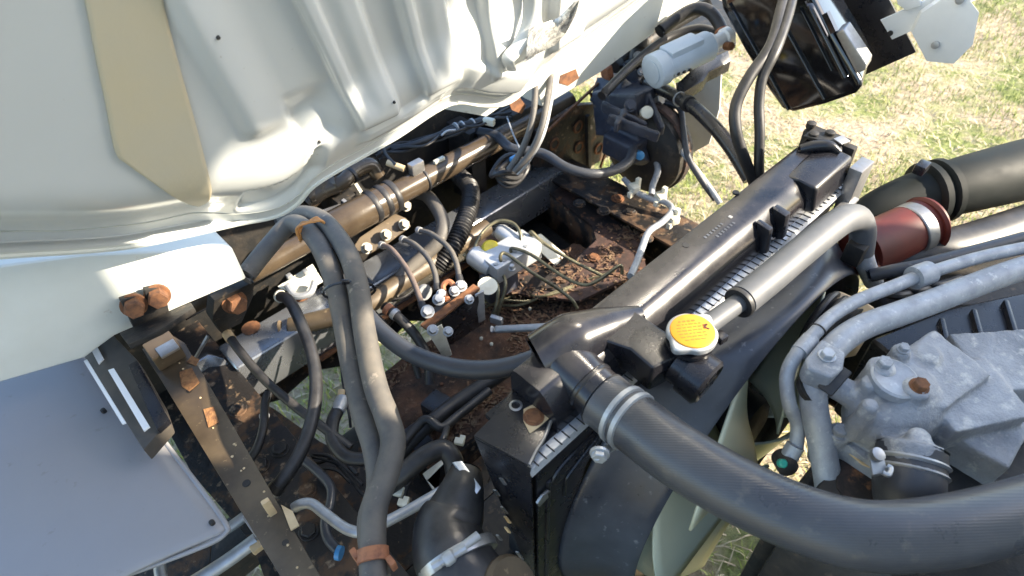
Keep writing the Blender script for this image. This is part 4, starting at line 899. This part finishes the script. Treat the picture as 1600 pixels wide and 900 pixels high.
t, P = hose('air_duct', 'black duct elbow below the red hose', 'duct', [(1380, 420, .98), (1440, 400, 1.0), (1520, 380, 1.0), (1640, 340, 1.0)], .04, m_rub, n=22)
t, P = hose('power_hose', 'dark ribbed hose running between duct and aluminium pipe', 'hose', [(1355, 432, 1.04), (1400, 422, 1.06), (1450, 412, 1.07), (1600, 372, 1.08)], .011, m_hose)
t, P = hose('end_pipe', 'worn grey pipe dropping behind the end of the foam sleeve', 'pipe', [(1345, 370, 1.08), (1352, 410, 1.05), (1365, 440, 1.0)], .016, m_alu)
MB().box(A(1338, 392, 1.08), (.035, .03, .04)).build('bracket', m_dark, t, bevel=.004)

# ------------------------------------------------------------------ far side
sg = thing('steering_gearbox', 'blue-black cast steering gearbox on the far frame rail', 'gearbox', A(985, 225, .75))
hb = MB()
ga = frame(V(.55, -.25, .8), UX)
hb.box(A(982, 172, .92), (.15, .12, .12), frame(V(.1, .3, 1), UX)); hb.box(A(962, 150, .93), (.10, .09, .07), frame(V(.6, .2, .6), UX)); hb.box(A(1015, 190, .90), (.12, .10, .06), frame(V(.3, -.6, .5), UX))
hb.lathe(A(985, 180, .90), V(-.35, -.6, .7), [(.06, -.03), (.06, .035), (.045, .05), (.03, .055)], 24); ell(A(1005, 150, .94), (.045, .045, .04))
for a, b in [((940, 165), (1010, 200)), ((962, 200), (1000, 140)), ((950, 185), (1030, 215)), ((1012, 150), (1035, 205))]: hb.bar(A(*a, .975), A(*b, .955), .012, .03)
hb.cyl(A(980, 130, .95), A(992, 102, 1.0), .035, 20); hb.cyl(A(1020, 170, .93), A(1050, 165, .93), .022, 16)
hb.box(A(985, 222, .86), (.12, .10, .06)); hb.cyl(A(1000, 235, .85), A(1004, 255, .83), .02, 16)
cb = hb.build('casting', m_gear, sg)
rm = cb.modifiers.new('remesh', 'REMESH'); rm.mode = 'VOXEL'; rm.voxel_size = .004
sm = cb.modifiers.new('smooth', 'SMOOTH'); sm.factor = .6; sm.iterations = 5
MB().lathe(A(990, 108, .99), A(995, 85, 1.02) - A(990, 108, .99), [(.03, 0), (.034, .005), (.03, .015), (.02, .02), (.02, .05), (.026, .055), (.026, .08)], 20).build('input_shaft', m_dark, sg)
MB().bolt(A(997, 87, 1.03), V(-.3, -.6, .7), .009, .008).build('pinch_bolt', m_steel, sg, smooth=20); MB().bolt(A(1002, 112, 1.0), V(-.3, -.6, .7), .008, .006).build('pinch_bolt', m_steel, sg, smooth=20)
MB().lathe(A(1010, 176, .97), V(-.5, -.6, .6), [(.016, -.01), (.016, .008), (.010, .010)], 14).build('adjuster', m_white, sg)
MB().bolt(A(985, 165, .985), V(-.4, -.6, .6), .012, .01).build('bolt', m_gear, sg, smooth=20)
for (px, py) in [(1030, 140), (1028, 158)]: MB().bolt(A(px, py, .96), V(0, -.7, .6), .013, .016).build('banjo_bolt', m_steel, sg, smooth=20)
MB().lathe(A(998, 242, .87), V(-.4, -.6, .3), [(.012, -.01), (.012, .012), (.007, .014)], 14).build('blue_plug', m_sky, sg)
MB().prism([A(1010, 225, .85), A(1045, 205, .86), A(1065, 215, .85), A(1030, 260, .80), A(1012, 262, .80)], (0, .02, -.02)).build('mount_foot', m_cast, sg, bevel=.004)
wl = thing('brake_drum', 'rust-brown brake drum edge below the steering gearbox', 'brake drum', V(1.32, .82, .68))
MB().lathe(V(1.26, .86, .83), UX, [(.03, -.01), (.09, 0), (.115, .005), (.125, .015), (.125, .075), (.12, .08), (.05, .08)], 40).build('drum', m_dark, wl)
MB().lathe(V(1.30, .86, .83), UX, [(.126, -.008), (.131, -.004), (.131, .02), (.126, .024)], 40).build('rim', m_redrust, wl)
fl = thing('mud_flap', 'pale grey mud flap hanging beyond the steering gearbox', 'mud flap', A(1100, 235, .9))
MB().prism([AX(1055, 130, 1.5), AX(1127, 108, 1.5), AX(1124, 170, 1.5), AX(1108, 225, 1.5), AX(1080, 240, 1.5), AX(1066, 215, 1.5)], (.006, 0, 0)).build('flap', m_flap, fl, bevel=.002)
# pivot bracket with holes
hbk = thing('spring_hanger', 'rusty black hanger bracket with round holes by the far rail', 'bracket', A(880, 240, .72))
MB().prism([AY(838, 205, 1.06), AY(900, 165, 1.06), AY(960, 160, 1.06), AY(960, 240, 1.06), AY(920, 262, 1.06), AY(840, 262, 1.06)], (0, .02, 0)).build('plate', m_rail, hbk, bevel=.002)
for (px, py) in [(866, 225), (903, 198), (904, 230), (935, 232)]:
    MB().lathe(AY(px, py, 1.058), -UY, [(.017, -.001), (.020, .001), (.018, .004), (.013, .004), (.013, -.001)], 18).build('hole_ring', m_bolt, hbk)
    MB().lathe(AY(px, py, 1.0575), -UY, [(.013, 0), (.013, .001)], 16).build('hole', m_core, hbk)
MB().bar(AY(918, 180, 1.05), AY(920, 262, 1.05), .012, .012).build('threaded_rod', m_dark, hbk)
for a, b in [((855, 205), (935, 130)), ((922, 145), (955, 215)), ((955, 213), (938, 262))]:
    MB().bar(AY(*a, 1.04), AY(*b, 1.04), .006, .006).build('rusty_link', m_bolt, hbk)
MB().box(AY(948, 112, 1.02), (.04, .03, .02), frame(V(.9, 0, .3), UY)).build('rust_block', m_clip, hbk, bevel=.004)
for (px, py) in [(957, 246), (957, 259)]: MB().lathe(AY(px, py, 1.0), -UY, [(.009, -.004), (.009, .006), (.006, .008)], 12).build('yellow_stud', m_white, hbk)
# dark clutter under the cab edge
dk = thing('hinge_tower', 'dark grimy hinge support behind the torsion tube', 'bracket', (.75, 1.25, .7))
MB().bb(-.1, 1.35, 1.24, 1.30, .55, 1.0).build('rear_backing', m_dark, dk, bevel=.004)  # extended as an added dark backing for the gaps by the hoses
MB().bb(1.02, 1.16, 1.10, 1.24, .76, .95).build('tower', m_dark, dk, bevel=.01)
for x in (.5, .9): MB().bb(x, x + .05, 1.14, 1.235, .7, .93).build('web', m_dark, dk, bevel=.004)
t, P = hose('wiring_loom', 'black wiring loom with silver rings and yellow plug below the cab', 'wiring', [(600, 232, .95), (640, 228, .96), (690, 210, .96), (728, 195, .97), (760, 188, .97)], .009, m_rub)
for px in (712, 722, 738): clamp(t, A(px, 199 - (px - 712) * .25, .97), V(1, 0, 0), .012, m_zinc, .004, name='ring')
MB().box(A(764, 190, .975), (.03, .018, .014), frame(V(.8, .3, 0))).build('yellow_plug', m_ylw if 0 else m_white, t, bevel=.003)
MB().tube([A(690, 212, .97), A(698, 205, .98), A(712, 203, .975)], .003, n=8).build('hook', m_zinc, t)
t, P = hose('sensor_lead', 'thin black sensor lead with brass end beside the torsion tube', 'wire', [(598, 222, .98), (602, 240, .97), (618, 258, .96)], .004, m_rub, n=8)
MB().cyl(A(605, 254, .96), A(632, 264, .95), .008, 12).build('brass_end', m_tan, t)
t, P = hose('drain_hose', 'grey-black drain hose sagging from the cab edge to the gearbox', 'hose', [(745, 205, .93), (775, 212, .93), (800, 232, .92), (848, 240, .91), (885, 262, .90), (925, 272, .89), (960, 266, .88), (982, 252, .88), (990, 232, .88)], .0125, m_hose, n=16)
gT = 'grey drain tubes below the foil label'
for lbl, pts, r_ in [('slim grey tube below the foil label, on the torsion-bar side', [(827, 62, 1.14), (834, 110, 1.12), (836, 150, 1.09), (830, 195, 1.05), (815, 235, 1.0), (795, 266, .96)], .0075),
                 ('slim grey tube below the foil label, on the gearbox side', [(862, 50, 1.14), (862, 100, 1.12), (856, 150, 1.09), (846, 200, 1.05), (828, 240, 1.0), (804, 268, .96)], .0075),
                 ('pale grey tube tucked behind the other two drain tubes', [(870, 48, 1.13), (870, 100, 1.10), (861, 155, 1.07), (848, 210, 1.03), (826, 250, .98), (808, 272, .95)], .006)]:
    hose('drain_tube', lbl, 'tube', pts, r_, m_dhose if 'pale' not in lbl else m_zinc, gT)
t = thing('cable_coil', 'bundle of coiled black cables where the drain tubes end', 'cable', A(790, 270, .92))
for k in range(4):
    c = A(792 + k * 3, 262 + k * 3, .93 - .008 * k); MB().tube([c + V(.045 * math.cos(w), .03 * math.sin(w), .012 * math.sin(w * 2 + k)) for w in [2 * math.pi * i / 24 for i in range(25)]], .006, n=8, res=1).build('loop', m_rub, t)
MB().box(A(803, 248, .95), (.02, .012, .012)).build('blue_tag', m_sky, t, bevel=.002)
t, P = hose('guide_wire', 'thin bright wire slanting behind the drain tubes', 'wire', [(792, 182, .98), (800, 205, .96), (812, 232, .94)], .0022, m_zinc, n=6)
t, P = hose('metal_fuel_pipe', 'bent grey metal pipe between white clips and the top tank', 'pipe', [(975, 280, .80), (995, 300, .80), (1020, 312, .80), (1040, 316, .81), (1050, 328, .82), (1036, 346, .83), (1014, 362, .84), (1004, 385, .85), (994, 412, .86), (985, 432, .87)], .0078, m_alu, res=6)
for lbl, (px, py) in [('cream plastic pipe clip beside the blue plug', (991, 294)), ('cream plastic pipe clip at the pipe bend', (1032, 308)), ('cream plastic pipe clip beneath the pipe bend', (1052, 342))]:
    t = thing('pipe_clip', lbl, 'clip', A(px, py, .79), 'cream plastic pipe clips')
    MB().box(A(px, py, .81), (.028, .02, .022), frame(V(1, -.4, 0))).build('body', m_white, t, bevel=.003)
    MB().box(A(px + 6, py - 8, .82), (.012, .012, .03)).build('latch', m_white, t, bevel=.002); MB().box(A(px - 6, py + 10, .80), (.014, .012, .016)).build('foot', m_white, t, bevel=.002)
t, P = hose('pressure_pipe', 'bare steel pressure pipe leaving the gearbox downward', 'pipe', [(1012, 225, .84), (1022, 245, .83), (1028, 265, .82), (1020, 290, .80), (1018, 305, .79)], .0085, m_alu)
gK = 'slim hoses behind the radiator end'
hose('slim_hose', 'slim dark hose from the banjo bolts down behind the radiator', 'hose', [(1035, 158, .96), (1062, 170, .95), (1068, 205, .92), (1075, 245, .88), (1095, 280, .84), (1118, 312, .80)], .008, m_hose, gK)
hose('slim_hose', 'slim grey hose from the gearbox foot past the splash guard', 'hose', [(1045, 215, .88), (1068, 240, .87), (1090, 268, .85), (1112, 298, .82), (1125, 318, .80)], .0075, m_alu, gK)
t, P = hose('power_steering_hose', 'thick glossy black hose arching from gearbox towards the radiator end', 'hose', [(1008, 128, .98), (1045, 145, 1.0), (1080, 165, 1.02), (1110, 192, 1.02), (1140, 228, 1.0), (1172, 280, .96)], .0165, m_bplas, n=18)
clamp(t, A(1062, 155, 1.01), P[2] - P[1], .0175, m_zinc, .004); clamp(t, A(1075, 162, 1.02), P[2] - P[1], .0185, m_rub, .014)
# reservoir
rs = thing('washer_pump', 'pale blue plastic pump body with spout above the gearbox', 'pump', A(1070, 110, 1.05))
r0, r1 = A(1020, 112, 1.08), A(1105, 72, 1.10); rdv = (r1 - r0).normalized(); ra, rb_, _ = frame(rdv)
MB().lathe(r0, rdv, [(.036, -.004), (.042, 0), (.042, .03), (.037, .034), (.037, (r1 - r0).length)], 26).build('barrel', m_blue, rs)
MB().lathe(r0 - rdv * .004, -rdv, [(.03, 0), (.03, .002), (.026, .003)], 24).build('end_disc', m_blue, rs)
MB().box((r0 + r1) / 2 + UZ * .012, (.05, .06, .10), (ra, rb_, rdv)).build('housing', m_blue, rs, bevel=.006)
MB().lathe(r1, rdv, [(.03, 0), (.03, .012), (.018, .016), (.018, .05), (.024, .054), (.024, .07), (.012, .072)], 22).build('spout', m_wpaint, rs)
MB().lathe(A(1138, 72, 1.10), V(-.3, -.8, .3), [(.010, -.01), (.010, .012), (.005, .013)], 14).build('rust_port', m_bolt, rs)
MB().prism([A(1058, 130, 1.04), A(1090, 100, 1.05), A(1138, 78, 1.05), A(1142, 95, 1.03), A(1108, 112, 1.02), A(1100, 125, 1.02), A(1068, 145, 1.02)], (0, .0, -.03)).build('black_cradle', m_bplas, rs, bevel=.003)
for k in range(4): MB().box(A(1050 + k * 9, 118 - k * 3, 1.075), (.006, .01, .006)).build('tooth', m_dark, rs)
t, P = hose('breather_hose', 'fat black hose curling over the pale blue pump', 'hose', [(1030, 50, 1.10), (1055, 30, 1.12), (1085, 14, 1.14), (1108, 18, 1.14), (1124, 38, 1.12), (1132, 60, 1.10)], .016, m_rub, n=16)
clamp(t, A(1128, 50, 1.11), P[-1] - P[-2], .0165, m_clip, .008)
t, P = hose('loom_conduit', 'black conduit lying between white sill and blue pump', 'conduit', [(940, 150, 1.02), (990, 100, 1.04), (1040, 62, 1.06), (1090, 45, 1.08), (1130, 55, 1.08)], .012, m_rub)
t, P = hose('loom_conduit', 'second black conduit tight along the white sill', 'conduit', [(960, 105, 1.0), (1020, 58, 1.02), (1075, 25, 1.05), (1110, 5, 1.08)], .018, m_dark)
# glossy box
rx = 1.40
rb = thing('battery_box', 'glossy black ribbed plastic box above the grass', 'box', AX(1230, 175, rx))
fc = [AX(*p, rx) for p in [(1120, -45), (1128, 15), (1160, 75), (1200, 142), (1222, 172), (1240, 177), (1290, 165), (1338, 148), (1350, 135), (1330, 98), (1285, 22), (1245, -60)]]
MB().prism(fc, (.14, .05, .02)).build('shell', m_bgloss, rb, bevel=.014, seg=4)
bx = [o for o in rb.children][0]
for a, b, w in [((1140, 5), (1232, 172), .004), ((1225, 40), (1288, 155), .006), ((1262, 0), (1322, 120), .012), ((1250, 10), (1300, 110), .004)]:
    MB().tube([AX(*a, rx - .002), AX((a[0] + b[0]) / 2, (a[1] + b[1]) / 2, rx - .003), AX(*b, rx - .002)], w, n=10, flat=.6).build('rib', m_bgloss, rb, smooth=60)
MB().prism([AX(1305, 52, rx - .01), AX(1318, 46, rx - .01), AX(1354, 100, rx - .01), AX(1352, 110, rx - .01), AX(1338, 116, rx - .01)], (.05, .01, 0)).build('chrome_latch', m_steel, rb, bevel=.004, seg=3)
MB().bar(AX(1290, 20, rx - .01), AX(1304, 50, rx - .01), .012, .012).build('latch_arm', m_bgloss, rb)
t = thing('backing_panel', 'flat black panel with straight edge behind the glossy box', 'panel', AX(1380, 110, 1.62))
MB().prism([AX(1250, -60, 1.62), AX(1310, 60, 1.62), AX(1342, 122, 1.62), AX(1432, 82, 1.62), AX(1380, -20, 1.62), AX(1350, -80, 1.62)], (.02, .01, 0)).build('panel', m_bplas, t, bevel=.003)
t = thing('white_bracket', 'white painted steel bracket with bolt hole above the black panel', 'bracket', AX(1420, 60, 1.58))
MB().prism([AX(1376, 32, 1.58), AX(1420, 12, 1.58), AX(1470, -10, 1.58), AX(1480, 20, 1.58), AX(1440, 42, 1.58), AX(1394, 62, 1.58)], (.004, .003, 0)).build('plate', m_wpaint, t, bevel=.001)
MB().prism([AX(1398, -20, 1.57), AX(1430, -30, 1.57), AX(1440, 10, 1.57), AX(1415, 18, 1.57), AX(1402, 8, 1.57)], (.03, .01, 0)).build('block', m_wpaint, t, bevel=.006)
MB().prism([AX(1425, 52, 1.56), AX(1440, 20, 1.56), AX(1500, -20, 1.56), AX(1530, 20, 1.56), AX(1520, 70, 1.56), AX(1490, 100, 1.56), AX(1448, 96, 1.56)], (.012, .008, 0)).build('wing', m_wpaint, t, bevel=.001)
MB().prism([AX(1468, -12, 1.575), AX(1620, -110, 1.575), AX(1640, -60, 1.575), AX(1482, 24, 1.575)], (.04, .02, 0)).build('arm', m_wpaint, t, bevel=.006)
for p in [(1462, 70), (1500, 0), (1560, -36)]: MB().lathe(AX(*p, 1.555), -UX, [(.008, -.001), (.008, .004), (.004, .005)], 12).build('rivet', m_zinc, t)
MB().lathe(AX(1391, 52, 1.578), -UX, [(.006, -.001), (.006, .001)], 12).build('hole', m_core, t)
t, P = hose('looped_hose', 'black hose hanging in front of the glossy box, outer bend', 'hose', [(1235, -40, 1.30), (1222, 10, 1.28), (1205, 70, 1.25), (1170, 122, 1.21), (1150, 165, 1.17), (1150, 205, 1.13), (1162, 245, 1.08), (1180, 290, 1.02)], .0115, m_rub, n=16)
t, P = hose('looped_hose', 'black hose hanging in front of the glossy box, straight drop', 'hose', [(1245, -40, 1.30), (1234, 15, 1.28), (1214, 75, 1.25), (1192, 120, 1.21), (1186, 160, 1.17), (1187, 210, 1.12), (1186, 262, 1.06), (1190, 300, 1.0)], .010, m_rub, n=16)

gC = 'black conduits in front of the radiator foot'
for lbl, pts, r_, m in [
  ('split black conduit lying along the rusty crossmember edge', [(600, 735, .70), (640, 690, .72), (680, 655, .73), (720, 625, .73), (770, 592, .74), (820, 560, .75)], .016, m_rub),
  ('thin black conduit beside the split one', [(610, 720, .74), (650, 668, .75), (668, 655, .76), (690, 668, .75), (715, 650, .74), (765, 610, .74)], .009, m_rub),
  ('thick black hose arching over behind the intake elbow', [(590, 770, .76), (625, 745, .79), (660, 715, .81), (690, 702, .81), (706, 715, .80), (712, 740, .78)], .018, m_rub),
  ('black cable running down to the white connectors', [(700, 660, .74), (690, 690, .76), (660, 720, .72), (635, 760, .70), (625, 800, .68)], .007, m_rub)]:
    hose('conduit', lbl, 'conduit', pts, r_, m, gC)
for lbl, p in [('pale yellow wire connector above the thick arching hose', (718, 690)), ('pale yellow wire connector upper of the pair by the cable', (622, 770)), ('pale yellow wire connector lower of the pair by the cable', (630, 786))]:
    t = thing('wire_connector', lbl, 'connector', A(*p, .75), 'pale wire connectors')
    MB().box(A(*p, .765), (.018, .013, .012), frame(V(.8, .5, .2))).build('shell', m_white, t, bevel=.002); MB().box(A(p[0] + 5, p[1] - 6, .768), (.010, .009, .008), frame(V(.8, .5, .2))).build('latch', m_white, t, bevel=.001)
t = thing('cream_bracket', 'pale slotted metal bracket under the thick arching hose', 'bracket', A(680, 760, .68))
MB().prism([A(660, 740, .70), A(690, 718, .70), A(693, 724, .70), A(668, 750, .70), A(690, 775, .69), A(684, 778, .69)], (0, 0, -.004)).build('plate', m_white, t, bevel=.001)
MB().prism([A(648, 822, .70), A(668, 805, .70), A(672, 822, .70), A(655, 836, .70)], (0, 0, -.004)).build('foot', m_white, t, bevel=.001)
t = thing('speed_sensor', 'black speed sensor bolted on the rusty crossmember edge', 'sensor', A(690, 640, .68))
MB().box(A(690, 640, .71), (.07, .045, .05), frame(V(1, .2, 0))).build('body', m_bplas, t, bevel=.006)
MB().cyl(A(640, 690, .70), A(665, 672, .71), .026, 20).build('barrel', m_gear, t)
rnd = random.Random(21)
def wires(name, label, group, cnt, x0, y0, x1, y1, z0, z1, spread, r_, m):
    for k in range(cnt):
        pts = []; ph = rnd.uniform(0, 6)
        for i in range(6):
            u = i / 5; pts.append((x0 + (x1 - x0) * u + rnd.uniform(-spread, spread), y0 + (y1 - y0) * u + rnd.uniform(-spread, spread), z0 + (z1 - z0) * u + .012 * math.sin(ph + u * 7)))
        hose(name, label, 'wire', pts, r_, m, group, n=7, res=5)
wires('thin_wire', 'thin black wire draped along the steel cross beam', 'wires along the cross beam', 4, 560, 500, 700, 400, .72, .76, 12, .003, m_rub)
wires('thin_wire', 'thin black wire strung under the cab edge above the torsion tube', 'wires under the cab edge', 5, 590, 245, 790, 175, .95, .97, 9, .0035, m_rub)
wires('thin_pipe', 'thin rusty pipe crossing the dirty crossmember plate', 'rusty pipes on the crossmember', 3, 760, 480, 960, 430, .69, .70, 12, .0032, m_line)
wires('thin_wire', 'thin black wire tangled beside the rusty frame rail', 'wires beside the frame rail', 5, 330, 640, 560, 760, .70, .72, 22, .0035, m_rub)
# ------------------------------------------------------------------ dark plates added low in the bay to darken the gaps
fl2 = thing('gap_backing', 'grimy black plates added to darken gaps below the brown bar and frame rail', 'backing', A(400, 750, .6))
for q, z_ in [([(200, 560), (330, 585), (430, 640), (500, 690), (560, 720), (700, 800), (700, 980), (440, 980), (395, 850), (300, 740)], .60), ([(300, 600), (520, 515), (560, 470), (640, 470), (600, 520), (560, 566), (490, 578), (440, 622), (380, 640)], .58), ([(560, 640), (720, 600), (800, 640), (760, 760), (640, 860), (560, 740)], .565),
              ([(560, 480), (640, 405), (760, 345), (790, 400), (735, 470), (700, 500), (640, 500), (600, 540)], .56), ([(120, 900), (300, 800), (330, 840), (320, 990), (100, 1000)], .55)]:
    MB().prism([A(*p, z_) for p in q], (0, 0, -.004)).build('backing_sheet', m_rail, fl2)
fd = thing('dark_backing', 'black grimy plate added as dark backing behind the pale blue pump', 'plate', A(1040, 80, .95))
MB().prism([A(930, 165, .93), A(985, 60, .95), A(1075, -20, .97), A(1150, 10, .97), A(1150, 70, .97), A(1030, 130, .95)], (0, 0, -.01)).build('plate', m_dark, fd, bevel=.002)  # added sheet that keeps the gap between sill and pump dark
st_ = MB(); rnd = random.Random(11)
for k in range(4200):
    x = rnd.uniform(.31, 1.0); y = rnd.uniform(.61, .86)
    if noise.noise(V(x * 6, y * 6, 2)) < rnd.uniform(-.3, .3): continue
    c = V(x, y, .658 + .010 * noise.noise(V(x * 9, (y - .6) / .27 * 24 * .4, 1))); r_ = rnd.uniform(.002, .006); d_ = V(rnd.uniform(-1, 1), rnd.uniform(-1, 1), rnd.uniform(-.3, .3)).normalized()
    st_.bar(c - d_ * r_ * rnd.uniform(.7, 3), c + d_ * r_, r_ * .8, r_ * .5)
st_.build('dirt_crumbs', m_crumb, cr_, smooth=0, kind='stuff'); st_ = MB()
for k in range(900):
    px, py = rnd.uniform(770, 1005), rnd.uniform(400, 470)
    if rnd.random() < .4: px, py = rnd.uniform(935, 1000), rnd.uniform(350, 430)
    c = A(px, py, .7025); r_ = rnd.uniform(.0015, .005); d_ = V(rnd.uniform(-1, 1), rnd.uniform(-1, 1), rnd.uniform(-.2, .2)).normalized()
    if noise.noise(c * 14) < rnd.uniform(-.3, .2): continue
    st_.bar(c - d_ * r_ * rnd.uniform(.7, 2.5), c + d_ * r_, r_ * .8, r_ * .5)
st_.build('dirt_crumbs', m_crumb, gp, smooth=0, kind='stuff')
# ------------------------------------------------------------------ unseen board added behind the engine to shape the sunlight
cg = thing('sun_blocker', 'tall white unseen board with slots added behind the engine to shape sunlight', 'sun_blocker', (.7, -1.0, .8))
SUN_SLOTS = [(1.79, 1.99, 2.48, 2.76), (1.56, 2.10, 2.06, 2.40)]  # openings placed so that sun patches reach the bay and cab
XS = sorted({-.6, 2.12} | {q for h in SUN_SLOTS for q in h[:2]}); ZS = sorted({.9, 3.05} | {q for h in SUN_SLOTS for q in h[2:]})
hb = MB()
for x0, x1 in zip(XS, XS[1:]):
    for z0, z1 in zip(ZS, ZS[1:]):
        if not any(h[0] <= x0 and x1 <= h[1] and h[2] <= z0 and z1 <= h[3] for h in SUN_SLOTS): hb.bb(x0, x1, -1.03, -1.0, z0, z1)
hb.build('board', m_wpaint, cg, smooth=0)
MB().bb(-.6, 2.12, -4.6, -1.04, .85, .93).build('bed_floor', m_dark, cg)
